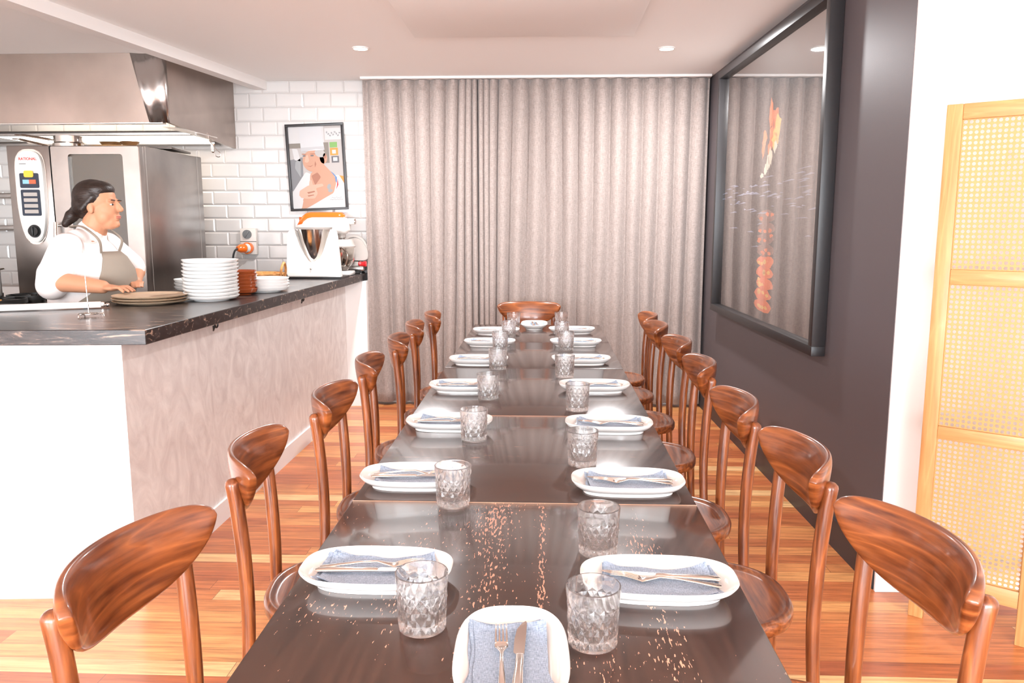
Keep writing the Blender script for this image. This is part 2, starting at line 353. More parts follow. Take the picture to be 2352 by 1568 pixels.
tl = finish(bm, 'wall_tiles', [M_TILE, M_GROUT], bw, smooth=False)
# kitchen left wall, white nib wall at the counter's end, dark right wall, white return wall, rear wall with windows
bm = bmesh.new(); box(bm, -5.1, -5, -5.3, 6.3, 0, CZ); plane_struct('wall_left', bm, M_WHITE)
bm = bmesh.new(); box(bm, -1.9, -1.345, 5.93, 6.09, 0, .962); plane_struct('wall_nib', bm, M_WHITE)
bm = bmesh.new(); prism(bm, [(1.208, 6.1), (1.279, 2.925), (1.5, 2.925), (1.5, 6.1)], 0, CZ); plane_struct('wall_right', bm, M_DARKP)
bm = bmesh.new(); box(bm, 1.281, 3, 2.92, 3.05, 0, CZ); plane_struct('wall_return', bm, M_WHITE)
bm = bmesh.new(); box(bm, 3, 3.1, -5.3, 3.05, 0, CZ); plane_struct('wall_side', bm, M_WHITE)
bm = bmesh.new()
for a, b, z0, z1 in ((-5, -4.75, 0, CZ), (-1.15, -.85, 0, CZ), (2.75, 3, 0, CZ), (-4.75, -1.15, 0, .12), (-.85, 2.75, 0, .12), (-4.75, -1.15, 2.38, CZ), (-.85, 2.75, 2.38, CZ)): box(bm, a, b, -5.3, -5.2, z0, z1)
plane_struct('wall_rear', bm, M_WHITE)
for k, x0 in enumerate((-4.75, -.85)):
    bm = bmesh.new()
    for a, b, z0, z1 in ((x0, x0+.05, .12, 2.38), (x0+3.55, x0+3.6, .12, 2.38), (x0+1.775, x0+1.825, .12, 2.38), (x0, x0+3.6, .12, .17), (x0, x0+3.6, 2.33, 2.38)): box(bm, a, b, -5.2, -5.15, z0, z1, .003)
    struct(finish(bm, 'window_%d' % (k+1), M_BLACK))
# skirting boards
bm = bmesh.new(); prism(bm, [(1.195, 6.08), (1.266, 2.93), (1.279, 2.93), (1.208, 6.08)], 0, .125); plane_struct('baseboard_right', bm, mat('charcoal_skirting', (.04, .034, .036), .45))
bm = bmesh.new(); box(bm, 1.268, 3, 2.905, 2.92, 0, .13, .002); plane_struct('baseboard_return', bm, M_WHITE)
bm = bmesh.new(); box(bm, -1.5, 1.19, 6.085, 6.1, 0, .11, .002); plane_struct('baseboard_back', bm, M_WHITE)
bm = bmesh.new(); box(bm, -1.50, -1.345, 5.918, 5.93, 0, .105, .002); plane_struct('baseboard_nib', bm, M_WHITE)
# curtain track
bm = bmesh.new(); box(bm, -1.35, 1.19, 5.93, 6.03, 2.434, CZ, .002); struct(finish(bm, 'trim_3', M_WHITE))

# downlights
for i, (x, y, lb) in enumerate(((-1.127, 4.99, 'small round recessed ceiling downlight nearer the kitchen beam'), (.736, 5.07, 'small round recessed ceiling downlight nearer the dark wall'))):
    t = thing('downlight', (x, y, CZ), 0, lb, 'ceiling light', 'recessed ceiling downlights')
    bm = bmesh.new(); spin(bm, [(.043, 0), (.05, 0), (.053, -.004), (.048, -.008), (.043, -.008), (.041, -.001)], 32, cap=False); finish(bm, 'bezel', M_WHITE, t)
    bm = bmesh.new(); spin(bm, [(.0425, -.002), (.041, -.006), (.02, -.009), (.001, -.0095)], 32); finish(bm, 'lens', M_LED, t)
    l = area('downlight_beam', (x, y, CZ-.012), (0, 0, 0), .09, .09, 30, (.98, .97, .98)); l.data.shape = 'DISK'; l.data.spread = PI

# ------------------------------------------------------------------ curtains
def curtain(x0, x1, seed, label, gather):
    R = random.Random(seed); W = x1-x0; n = int(W/.0065); nz = 30; H0, H1 = .025, 2.432
    fold = [0]
    def ph(x):
        u = (x-x0)/W
        base = (x-x0)/.118
        g = gather(x)
        return 2*PI*(base+g)
    bm = bmesh.new(); rows = []
    for j in range(nz+1):
        v = j/nz; z = H0+(H1-H0)*v; row = []
        for i in range(n+1):
            x = x0+W*i/n
            drift = (1-v)*.10*(noise.noise(Vector((x*2.2, seed, 0))))+(1-v)*.025*noise.noise(Vector((x*5, seed, v*2)))
            xx = x+drift*min(1, (x-x0)/.1, (x1-x)/.1)
            p = ph(xx)
            amp = .026+.010*noise.noise(Vector((x*4, seed+5, v*1.5)))
            y = 5.985+amp*math.sin(p)+.006*math.sin(2*p+1+2*v)*(1-v)+.01*noise.noise(Vector((x*9, seed, v*2.5)))*(1-v)
            row.append((x+.010*math.cos(p)*min(1, (x-x0)/.05, (x1-x)/.05), y, z+(.004*math.sin(p) if j == nz else 0)))
        rows.append(row)
    loft(bm, rows, cap=False, closed=False)
    o = finish(bm, 'curtain', M_CURT, smooth=True, angle=180); md = o.modifiers.new('thick', 'SOLIDIFY'); md.thickness = .0025
    tag(o, label, 'curtain', 'linen curtains on the back wall')
    bm = bmesh.new(); j0 = 29; rr = []
    for z in (2.355, 2.3555, 2.43):
        rr.append([(p[0], p[1]-.0028-(0 if z > 2.3552 else -.0025), z) for p in rows[-1]])
    loft(bm, rr, cap=False, closed=False); h = finish(bm, 'header_tape', M_CURT, o, angle=180)
    return o
sg = lambda x, c, w_: 1/(1+math.exp(-(x-c)/w_))
curtain(-1.345, -.50, 3, 'left grey beige linen curtain hanging from ceiling beside the tiled kitchen wall', lambda x: 2.2*sg(x, -.56, .035))
curtain(-.50, 1.19, 8, 'wide right grey beige linen curtain hanging from ceiling beside the charcoal wall', lambda x: -2.0*sg(-x, .44, .03))

# ------------------------------------------------------------------ counter
sl = .07
fy = lambda x, y0: y0+(x+1.42)*sl
t = thing('service_counter', (0, 0, 0), 0, 'plastered kitchen service counter below the dark stone worktop', 'counter')
bm = bmesh.new()
prism(bm, [(-4.9, fy(-4.9, 2.755)), (-1.515, fy(-1.515, 2.755)), (-1.505, 5.93), (-2.05, 5.93), (-2.05, 3.55), (-4.9, 3.55)], 0, .96)
finish(bm, 'counter_wall', M_PLASTER, t, smooth=False)
bm = bmesh.new(); prism(bm, [(-1.5149, 2.76), (-1.503, 2.76), (-1.493, 5.917), (-1.5049, 5.917)], 0, .10); finish(bm, 'baseboard', M_WHITE, t, smooth=False)
bm = bmesh.new()
prism(bm, [(-4.9, fy(-4.9, 2.742)), (-1.42, 2.742), (-1.366, 6.083), (-2.12, 6.083), (-2.12, 3.62), (-4.9, 3.62)], .9625, 1.017)
bmesh.ops.bevel(bm, geom=list(bm.edges), offset=.002, segments=1, affect='EDGES')
tag(finish(bm, 'stone_worktop', M_STONE, smooth=False), 'dark veined stone worktop wrapping the kitchen counter', 'worktop')
CT = 1.017
def coat_hook(x, y, lb):
    t = thing('bag_hook', (x, y, .9625), 0, lb, 'hook', 'black bag hooks under the worktop')
    bm = bmesh.new(); box(bm, -.012, .012, -.022, .022, -.004, 0, .001); finish(bm, 'plate', M_DKPL, t)
    bm = bmesh.new(); sweep(bm, smooth_path([(0, 0, -.002), (0, 0, -.018), (0, -.018, -.036), (.006, -.03, -.03), (.008, -.036, -.016)]), .004, 8, round_end=True); finish(bm, 'hook_arm', M_DKPL, t)
    bm = bmesh.new(); sweep(bm, smooth_path([(0, 0, -.014), (0, .014, -.028), (0, .028, -.024), (0, .032, -.012)]), .0035, 8, round_end=True); finish(bm, 'hook_arm', M_DKPL, t)
coat_hook(-1.455, 3.42, 'black metal hook under the worktop edge, nearer the camera'); coat_hook(-1.44, 4.65, 'black metal hook under the worktop edge, nearer the curtain')

# ------------------------------------------------------------------ round plates and dishes
def round_plate(name, R, h, m, bow=0):
    bm = bmesh.new()
    spin(bm, [(.001, .004), (R*.55, .004), (R*.56, 0), (R*.62, 0), (R*.64, .004), (R*.90, h*.35), (R*.985, h*.8), (R, h*.95), (R*.99, h), (R*.955, h*.93), (R*.86, h*.45), (R*.7, .0085), (.001, .0085)], 48)
    return finish(bm, name, m)
def stack(name, label, cat, group, m, R, h, pitch, n, x, y, z=CT, jit=.002, tilt=0, first=None):
    p = round_plate(name, R, h, m)
    for k in range(n):
        o = p if k == 0 else p.copy()
        if k: COL.objects.link(o)
        o.location = (x+rnd.uniform(-jit, jit), y+rnd.uniform(-jit, jit), z+k*pitch)
        pos = 'topmost' if k == n-1 else ('lowest' if k == 0 else '%s from the bottom' % ['', 'second', 'third', 'fourth', 'fifth', 'sixth', 'seventh', 'eighth', 'ninth', 'tenth', 'eleventh'][k])
        if tilt: o.rotation_euler = (rnd.uniform(-tilt, tilt), rnd.uniform(-tilt, tilt), 0)
        tag(o, label+', '+pos, cat, group)
    return p
stack('dinner_plate', 'white plate in the tall stack near the counter corner', 'plate', 'tall stack of white plates', M_PORC, .134, .026, .0175, 11, -1.65, 3.86)
stack('terracotta_dish', 'brown glazed dish in the stack behind the tall white plates', 'dish', 'brown glazed dishes', M_BROWNC, .09, .036, .0185, 6, -1.625, 4.17, jit=.004)
stack('side_plate', 'white plate in the low stack in front of the wicker basket', 'plate', 'low stack of white plates', M_PORC, .125, .03, .016, 4, -1.55, 4.36)
stack('stoneware_plate', 'tan stoneware plate in the low stack under the cook\'s hand', 'plate', 'tan stoneware plates', M_TANC, .17, .016, .0125, 3, -1.88, 3.70, jit=.003)
stack('shallow_bowl', 'pale grey shallow bowl left of the tall white plates', 'bowl', 'pale grey shallow bowls', M_GREYC, .115, .03, .02, 3, -1.955, 4.37)

# wicker basket
t = thing('wicker_basket', (-1.79, 4.86, CT), 0, 'shallow wicker basket with arched side handles behind the low white plates', 'basket')
bm = bmesh.new(); spin(bm, [(.001, .0), (.13, .0), (.15, .03), (.175, .07), (.17, .072), (.14, .03), (.125, .008), (.001, .008)], 40, A=None)
finish(bm, 'basket_bowl', M_WICK, t)
bm = bmesh.new()
for k, z, r in [(i, .01+.0105*i, .136+.0065*i) for i in range(6)]:
    pts = [((r+.003*math.sin(a*14+k*PI))*math.cos(a), (r+.003*math.sin(a*14+k*PI))*math.sin(a), z+.003*math.sin(a*14+k*2)) for a in [2*PI*q/84 for q in range(85)]]
    sweep(bm, pts, .0055, 6)
finish(bm, 'woven_rim', M_WICK, t)
for s in (-1, 1):
    bm = bmesh.new(); sweep(bm, smooth_path([(s*.168, -.045, .05), (s*.175, -.04, .10), (s*.178, 0, .135), (s*.175, .04, .10), (s*.168, .045, .05)]), .008, 8); finish(bm, 'handle', M_WICK, t)

# order spike
t = thing('order_spike', (-1.848, 3.127, CT), 0, 'chrome bill spike with coiled wire base on front of the worktop', 'bill spike')
bm = bmesh.new(); cyl(bm, (0, 0, .012), (-.004, 0, .172), .0028, 10, r1=.0018); finish(bm, 'spike', M_STEELP, t)
bm = bmesh.new()
sweep(bm, [((.012+.03*q/90)*math.cos(q*.19), (.012+.03*q/90)*math.sin(q*.19), .012) for q in range(91)], .002, 6)
for a in (.3, 2.4, 4.5): sweep(bm, smooth_path([(.04*math.cos(a), .04*math.sin(a), .012), (.052*math.cos(a), .052*math.sin(a), .012), (.056*math.cos(a), .056*math.sin(a), .001)]), .0025, 8)
finish(bm, 'coil_base', M_STEELP, t)
# white rail
a = math.atan2(.17, .35)
t = thing('ticket_rail', (-1.975, 3.44, CT), a, 'long white metal ticket rail lying along the worktop behind the bill spike', 'ticket rail')
bm = bmesh.new(); box(bm, -1.15, 0, 0, .03, .004, .030, .003); finish(bm, 'rail_bar', M_PORC, t)
bm = bmesh.new(); box(bm, 0, .014, .002, .028, .006, .028, .003); ballm(bm, (.026, .015, .014), .009); cyl(bm, (.01, .015, .014), (.026, .015, .014), .004); tag(finish(bm, 'end_cap', M_STEELP, t), 'chrome end cap')
for x in (-1.0, -.5, -.06):
    bm = bmesh.new(); box(bm, x-.01, x+.01, .005, .025, 0, .0045); finish(bm, 'foot', M_DKPL, t)

# ------------------------------------------------------------------ appliances at the end of the counter
def rounded_poly(pts, r, k=5):
    out = []; n = len(pts)
    for i in range(n):
        p = Vector(pts[i]); a = (Vector(pts[i-1])-p); b = (Vector(pts[(i+1) % n])-p); rr = min(r, a.length*.45, b.length*.45)
        s, e = p+a.normalized()*rr, p+b.normalized()*rr
        for j in range(k+1):
            u = j/k; out.append(tuple((1-u)**2*s+2*u*(1-u)*p+u*u*e))
    return out
def panel_xz(bm, poly, y0, y1, mi=0, bev=0):
    """front-facing outline (x,z) extruded from y0 to y1"""
    R = loft(bm, [[(x, y0, z) for x, z in poly], [(x, y1, z) for x, z in poly]], mi=mi)
    if bev:
        bmesh.ops.bevel(bm, geom=[e for e in bm.edges if all(abs(v.co.y-y0) < 1e-6 for v in e.verts)], offset=bev, segments=2, affect='EDGES')
t = thing('thermal_blender', (-1.585, 5.42, CT), .0, 'white countertop blender cooker with steel bowl at the far end of the worktop', 'blender')
# body with a deep scoop in front, wide foot
bm = bmesh.new(); prof = []
outer = rounded_poly([(-.185, .012), (-.168, .30), (-.13, .335), (-.11, .335)], .03)
scoop = [(-.11+.23*i/18, .335-.235*math.sin(PI*i/18)**.75) for i in range(19)]
right = rounded_poly([(.12, .335), (.135, .335), (.16, .31), (.188, .012)], .03)
poly = [(-.185, .012)]+[(-.166, .29), (-.160, .318), (-.146, .332), (-.125, .335)]+scoop[1:-1]+[(.13, .335), (.148, .332), (.160, .318), (.166, .29), (.188, .012)]
panel_xz(bm, poly, -.05, .02, bev=.008)
finish(bm, 'front_shell', M_PLASTIC, t)
bm = bmesh.new(); 
loft(bm, [[(x*s, y, .012+(z-.012)*q) for x, z in [(-.185, .012), (-.16, .25), (-.12, .33), (.12, .33), (.16, .25), (.188, .012)]] for s, y, q in ((.96, .02, .97), (.9, .1, .9), (.8, .165, .7))]); finish(bm, 'rear_shell', M_GREYPL, t)
bm = bmesh.new(); panel_xz(bm, [(-.19, .001), (-.19, .014), (.2, .014), (.2, .001)], -.058, .17); ballm(bm, (-.19, -.05, .019), .018); finish(bm, 'base_plate', M_DKPL, t)
bm = bmesh.new(); spin(bm, [(.001, .09), (.045, .095), (.07, .16), (.095, .25), (.112, .345), (.108, .345), (.001, .34)], 40, c=(-.003, .035, 0)); finish(bm, 'steel_bowl', M_STEELP, t)
bm = bmesh.new(); spin(bm, [(.119, .336), (.124, .35), (.11, .366), (.06, .376), (.001, .38)], 40, c=(-.003, .035, 0)); finish(bm, 'bowl_lid', M_GREYPL, t)
bm = bmesh.new(); ballm(bm, (-.01, -.053, .07), (.008, .005, .008)); finish(bm, 'selector_knob', M_STEELP, t)
# white stand mixer behind
def head(bm, x0, x1, z0, z1, w_, back_drop):
    rings = []
    N_ = 14
    for i in range(N_+1):
        u = i/N_; x = x0+(x1-x0)*u
        k = math.sin(min(1, u/.16)*PI/2)**.6 * (1 if u < .9 else math.cos((u-.9)/.1*PI/2*.8)**.5)
        top = z1 if u > .28 else z0+.03+(z1-z0-.03)*math.sin(u/.28*PI/2)
        zc = (top+z0)/2; hh = (top-z0)/2*max(.25, k)
        rings.append([(x, sup(2*PI*j/20, 3)[0]*w_*max(.3, k), zc+sup(2*PI*j/20, 3)[1]*hh) for j in range(20)])
    loft(bm, rings)
t = thing('stand_mixer', (-1.60, 5.745, CT), 0, 'white stand mixer with glass bowl behind the white blender cooker', 'stand mixer')
bm = bmesh.new(); head(bm, -.19, .19, .30, .42, .06, 0); cyl(bm, (.18, 0, .39), (.225, 0, .39), .022); finish(bm, 'motor_head', M_PLASTIC, t)
bm = bmesh.new(); cyl(bm, (.225, 0, .39), (.232, 0, .39), .020); finish(bm, 'hub_cap', M_STEELP, t)
bm = bmesh.new(); sweep(bm, [(-.13, 0, .03), (-.12, 0, .2), (-.1, 0, .33)], [(.05, .055), (.04, .045), (.06, .05)], 16, e=3, side=(1, 0, 0)); box(bm, -.17, .2, -.1, .1, 0, .035, .015); finish(bm, 'pedestal', M_PLASTIC, t)
bm = bmesh.new(); cyl(bm, (.13, 0, .305), (.13, 0, .275), .028); cyl(bm, (.13, 0, .28), (.13, 0, .25), .012); finish(bm, 'beater_socket', M_GREYPL, t)
bm = bmesh.new(); spin(bm, [(.03, .036), (.055, .06), (.083, .11), (.09, .2), (.09, .215), (.086, .215), (.086, .2), (.079, .112), (.05, .064), (.03, .04)], 32, c=(.13, 0, 0)); finish(bm, 'glass_bowl', M_GLASSB, t)
bm = bmesh.new(); spin(bm, [(.095, .206), (.097, .214), (.09, .222), (.075, .262), (.05, .262), (.05, .255), (.07, .255), (.082, .222)], 32, c=(.13, 0, 0)); finish(bm, 'splash_guard', M_GREYPL, t)
bm = bmesh.new(); sweep(bm, smooth_path([(.13, 0, .26), (.13, 0, .2), (.165, 0, .15), (.15, 0, .08), (.13, 0, .07), (.11, 0, .08), (.095, 0, .15), (.13, 0, .2)]), .005, 8); finish(bm, 'beater', M_STEELP, t)
# orange mixer
t = thing('stand_mixer', (-1.69, 5.955, CT), 0, 'orange enamelled stand mixer farthest back, below the framed portrait', 'stand mixer')
bm = bmesh.new(); head(bm, -.17, .20, .345, .462, .055, 0); finish(bm, 'motor_head', M_ORANGE, t)
bm = bmesh.new(); sweep(bm, [(-.12, 0, .03), (-.115, 0, .2), (-.1, 0, .3), (-.09, 0, .42)], [(.05, .05), (.042, .045), (.055, .045), (.06, .05)], 16, e=3, side=(1, 0, 0)); box(bm, -.17, .14, -.09, .09, 0, .035, .015); finish(bm, 'pedestal', M_ORANGE, t)
bm = bmesh.new(); spin(bm, [(.04, .036), (.08, .08), (.095, .2), (.091, .2), (.076, .084), (.03, .042)], 32, c=(.1, 0, 0)); finish(bm, 'mixing_bowl', M_STEELP, t)
# slicer
t = thing('food_slicer', (-1.43, 5.985, CT), 0, 'steel food slicer with red knob at the curtain end of the worktop', 'slicer')
bm = bmesh.new(); cyl(bm, (-.01, .02, .19), (-.01, -.01, .19), .1, 40); finish(bm, 'blade_guard', M_GREYPL, t)
bm = bmesh.new(); cyl(bm, (-.01, -.011, .19), (-.01, -.014, .19), .085, 40); finish(bm, 'blade', M_STEEL, t)
bm = bmesh.new(); panel_xz(bm, rounded_poly([(-.09, .10), (-.09, .26), (.04, .27), (.1, .18), (.1, .10)], .04), -.03, -.02, bev=.003); finish(bm, 'thickness_plate', M_GREYPL, t)
bm = bmesh.new(); box(bm, -.09, .07, -.06, .06, .02, .06, .01); loft(bm, [[(-.05, -.04, .055), (.03, -.04, .055), (.03, .04, .055), (-.05, .04, .055)], [(-.02, -.01, .12), (.02, -.01, .12), (.02, .02, .12), (-.02, .02, .12)]]); finish(bm, 'housing', M_STEEL, t)
bm = bmesh.new(); sweep(bm, [(.03, -.045, .075), (.04, -.045, .075), (.055, -.045, .075), (.085, -.045, .075), (.09, -.045, .075)], [.012, .02, .016, .022, .019], 14); finish(bm, 'adjusting_knob', M_RED, t)
for x, y in ((-.07, -.045), (.045, -.045), (-.07, .04), (.045, .04)):
    bm = bmesh.new(); spin(bm, [(.016, 0), (.014, .004), (.006, .012), (.006, .022)], 16, c=(x, y, 0)); finish(bm, 'rubber_foot', M_DKPL, t)

# power socket
t = thing('power_socket', (-2.272, 6.082, 1.256), 0, 'grey industrial power outlet with rotary switch on the tiled wall', 'power outlet')
bm = bmesh.new(); box(bm, -.062, .062, -.045, 0, -.10, .10, .006); finish(bm, 'housing', mat('outlet_grey', (.55, .5, .46), .45), t)
bm = bmesh.new(); box(bm, -.063, .063, -.0462, -.044, -.002, .002); finish(bm, 'joint_line', M_DKPL, t)
bm = bmesh.new(); cyl(bm, (-.005, -.045, .055), (-.005, -.056, .055), .034, 28); box(bm, -.005, .005, -.064, -.055, -.03, .03, .002, M=Matrix.Translation((-.005, 0, .055)) @ Matrix.Rotation(.6, 4, 'Y')); finish(bm, 'rotary_switch', mat('switch_grey', (.12, .12, .12), .4), t)
bm = bmesh.new(); cyl(bm, (0, -.045, -.05), (-.004, -.07, -.05), .044, 28); finish(bm, 'socket_ring', M_ORANGE, t)
t2 = thing('power_plug', (-2.272, 6.0, 1.206), 0, 'orange and clear industrial plug with black cable in the wall outlet', 'plug')
bm = bmesh.new(); sweep(bm, [(-.004, .012, 0), (-.012, -.02, 0)], [.036, .034], 24); finish(bm, 'collar', M_GREYC, t2)
bm = bmesh.new(); sweep(bm, [(-.012, -.02, 0), (-.03, -.055, 0), (-.045, -.075, -.002)], [.035, .032, .018], 24); finish(bm, 'plug_body', M_ORANGE, t2)
bm = bmesh.new(); sweep(bm, smooth_path([(-.04, -.072, 0), (-.06, -.09, -.02), (-.075, -.09, -.08), (-.08, -.07, -.185), (-.08, .0, -.187)]), .0075, 10); finish(bm, 'cable', M_DKPL, t2)

# ------------------------------------------------------------------ framed portrait (flat print: generic bare-shouldered man in a tall cook's hat)
t = thing('framed_portrait', (-1.727, 6.076, 1.814), 0, 'black framed photograph of a cook in a tall white hat on tiled wall', 'picture')
t.rotation_euler = (0, math.radians(-2.0), 0)
bm = bmesh.new(); W2, H2 = .222, .322
for a, b, c, d in ((-W2, W2, H2-.018, H2), (-W2, W2, -H2, -H2+.018), (-W2, -W2+.018, -H2+.018, H2-.018), (W2-.018, W2, -H2+.018, H2-.018)): box(bm, a, b, -.024, 0, c, d, .0015)
finish(bm, 'frame', M_BLACK, t)
cols = {'bg': (.62, .56, .53), 'shelf': (.3, .25, .21), 'pale': (.8, .76, .75), 'grey': (.28, .27, .28), 'green': (.25, .5, .12), 'orng': (.85, .36, .05), 'hat': (.8, .77, .78), 'hatb': (.66, .64, .64), 'skin': (.72, .37, .24), 'skd': (.5, .2, .12), 'hair': (.6, .56, .53), 'jack': (.82, .79, .78), 'blue': (.15, .28, .55), 'red': (.7, .08, .08), 'ink': (.16, .15, .16), 'skl': (.85, .5, .36), 'steel': (.42, .42, .42)}
keys = list(cols); pm = [mat('print_'+k, tuple(v*.48 for v in cols[k]), .5) for k in keys]
bm = bmesh.new()
def pp(key, pts, layer, sm=0):
    # pts in picture fractions: u 0..1 left-right, v 0..1 top-bottom
    if sm: pts = rounded_poly(pts, sm, 5)
    vs = [bm.verts.new((-.204+.408*u, -.003-.00025*layer, .304-.608*v)) for u, v in pts]
    f = bm.faces.new(vs); f.material_index = keys.index(key)
def el(key, cx, cy, rx, ry, layer, a=0, n=28):
    pp(key, [(cx+rx*math.cos(q)*math.cos(a)-ry*math.sin(q)*math.sin(a), cy+(rx*math.cos(q)*math.sin(a)+ry*math.sin(q)*math.cos(a))*.67) for q in [2*PI*i/n for i in range(n)]], layer)
pp('bg', [(0, 0), (1, 0), (1, 1), (0, 1)], 0)
pp('pale', [(0, 0), (.66, 0), (.66, .2), (0, .2)], 1); pp('shelf', [(0, .2), (.24, .2), (.24, .26), (0, .26)], 1); pp('grey', [(0, .4), (.24, .37), (.22, .8), (.0, .78)], 1)
pp('pale', [(.05, .26), (.15, .27), (.2, .42), (.08, .4)], 2, .02); pp('steel', [(.1, .42), (.2, .38), (.18, .62), (.08, .5)], 2, .02)
pp('pale', [(.68, .03), (.98, .03), (.98, .17), (.68, .17)], 2)
for i in range(9): el('steel', .72+.03*i, .08+.05*((i*7) % 5)/5, .014, .02, 3, i)
pp('shelf', [(.64, .2), (.74, .2), (.74, .45), (.64, .45)], 2); pp('green', [(.76, .2), (.9, .2), (.9, .265), (.76, .265)], 3); pp('orng', [(.76, .27), (.91, .27), (.91, .36), (.76, .36)], 3)
pp('pale', [(.8, .295), (.87, .295), (.87, .34), (.8, .34)], 4); pp('ink', [(.78, .37), (.92, .37), (.92, .45), (.78, .45)], 3); pp('pale', [(.81, .385), (.89, .385), (.89, .43), (.81, .43)], 4)
pp('orng', [(.85, .6), (1, .62), (1, .72), (.92, .68)], 2, .02)
# jacket, bare shoulder, neck, face, hat
pp('jack', [(0, .8), (.2, .62), (.28, .55), (.5, .62), (.9, .6), (1, .72), (1, 1), (0, 1)], 5, .03)
pp('skin', [(.36, .58), (.5, .5), (.62, .46), (.74, .55), (.82, .62), (.84, .7), (.78, .82), (.6, .88), (.4, .95), (.25, 1), (.12, 1), (.2, .88), (.34, .72)], 6, .03)
pp('skd', [(.38, .6), (.5, .56), (.56, .62), (.44, .72)], 7, .02)
pp('blue', [(.74, .55), (.8, .58), (.86, .63), (.85, .7), (.83, .68), (.82, .62)], 7); pp('red', [(.87, .64), (.88, .72), (.83, .78), (.85, .72)], 7)
el('skin', .44, .42, .205, .20, 8); el('skin', .63, .39, .07, .10, 8); el('skd', .655, .365, .03, .05, 9); el('hair', .57, .33, .1, .07, 9, .3)
pp('skl', [(.3, .36), (.34, .34), (.36, .42), (.32, .44), (.27, .43)], 9, .015); el('ink', .27, .355, .03, .012, 9); el('ink', .42, .355, .035, .013, 9); el('skd', .27, .335, .045, .01, 9, .1); el('skd', .43, .335, .055, .01, 9)
pp('skd', [(.3, .475), (.38, .48), (.44, .465), (.38, .492)], 9); pp('skd', [(.47, .42), (.49, .46), (.46, .5), (.455, .46)], 9)
pp('hat', [(.2, 0), (.62, 0), (.64, .16), (.66, .29), (.22, .3)], 10); pp('hatb', [(.215, .255), (.655, .245), (.66, .285), (.5, .275), (.22, .305)], 11)
# pointing hand and a vague dark tattoo-like smudge
pp('skl', [(.14, .78), (.3, .72), (.58, .70), (.6, .73), (.45, .755), (.48, .82), (.42, .88), (.26, .88), (.12, .86)], 8, .02); pp('skl', [(.32, .73), (.34, .66), (.38, .65), (.4, .72)], 9, .01)
pp('skd', [(.28, .80), (.42, .785), (.43, .80), (.3, .82)], 9); pp('skd', [(.28, .84), (.4, .83), (.41, .84), (.3, .855)], 9)
el('steel', .7, .74, .035, .05, 8, .4); el('steel', .72, .79, .045, .03, 8)
pp('jack', [(0, .84), (.12, .83), (.2, .9), (.16, 1), (0, 1)], 9, .02)
for i in range(7): el('ink', .75+.027*i, .875+.004*(i % 3), .011, .003, 10, -.3+.2*(i % 2))
for i in range(8): el('ink', .72+.03*i, .9+.004*(i % 2), .013, .003, 10, -.2+.3*(i % 2))
finish(bm, 'photo_print', pm, t, smooth=False)
bm = bmesh.new(); box(bm, -W2+.01, W2-.01, -.0005, .0, -H2+.01, H2-.01); finish(bm, 'backing_board', M_GREYPL, t)

# ------------------------------------------------------------------ large framed artwork on the dark wall
ax0, ay0, ax1, ay1 = 1.263, 3.57, 1.2185, 5.56
wdir = Vector((ax1-ax0, ay1-ay0, 0)); AL = wdir.length
t = thing('framed_artwork', (ax0, ay0, .80), math.atan2(wdir.y, wdir.x), 'huge black framed dark glazed artwork of a flame over water on charcoal wall', 'artwork')
AH = 1.59  # local x along wall, +y away from the room's right (into room), z up
bm = bmesh.new()
for a, b, c, d in ((0, AL, 0, .045), (0, AL, AH-.045, AH), (0, .045, .045, AH-.045), (AL-.045, AL, .045, AH-.045)): box(bm, a, b, 0.001, .062, c, d, .0015)
finish(bm, 'frame', M_BLACK, t)
akeys = ['bk', 'fo', 'fy', 'fb', 'ws']; am = [mat('art_'+k, c, .6) for k, c in zip(akeys, ((.008, .006, .007), (.9, .2, .03), (.95, .55, .1), (.22, .1, .07), (.30, .36, .5)))]
am += [mat('art_white', (.8, .75, .6), .6)]
bm = bmesh.new(); R = random.Random(4)
def aq(pts, mi, l):
    vs = [bm.verts.new((x, .012+.0004*l, z)) for x, z in pts]; bm.faces.new(vs).material_index = mi
aq([(.04, .04), (AL-.04, .04), (AL-.04, AH-.04), (.04, AH-.04)], 0, 0)
def blob2(cx, cz, rx, rz, mi, l, j=.35, n=14):
    aq([(cx+rx*math.cos(q)*(1+R.uniform(-j, j)), cz+rz*math.sin(q)*(1+R.uniform(-j, j))) for q in [2*PI*i/n for i in range(n)]], mi, l)
Y0 = 3.57
for (y, z, ry, rz, mi) in ((4.50, 1.99, .035, .07, 1), (4.42, 1.94, .05, .06, 1), (4.37, 1.90, .045, .07, 2), (4.46, 1.86, .05, .08, 1), (4.60, 1.86, .035, .05, 1), (4.62, 1.80, .02, .04, 1), (4.42, 1.84, .04, .05, 2), (4.50, 1.80, .03, .04, 1), (4.48, 1.75, .03, .05, 5), (4.52, 1.72, .025, .04, 5), (4.56, 1.69, .03, .025, 5), (4.62, 1.66, .03, .012, 5), (4.40, 1.80, .025, .03, 5)):
    blob2(y-Y0, z-.8, ry*1.1, rz, mi, 2+(mi == 2)+2*(mi == 5))
for k in range(9):
    z = 1.43-k*.062; blob2(4.50-Y0+R.uniform(-.015, .015), z-.8, .155, .036, 1 if k > 3 else 3, 2, .15); 
    for q in range(4): blob2(4.52-Y0+R.uniform(-.12, .12), z-.8+R.uniform(-.02, .02), .03, .01, 1 if k < 4 else 2, 3)
for k in range(70):
    y = R.uniform(3.68, 5.45); z = 1.66-.14*abs(R.gauss(0, 1))-.02*(y-3.7)
    aq([(y-Y0, z-.8), (y-Y0+R.uniform(.05, .25), z-.8+R.uniform(-.006, .004)), (y-Y0+.05, z-.8+R.uniform(.004, .009))], 4, 2+k*.02)
finish(bm, 'art_print', am, t, smooth=False)
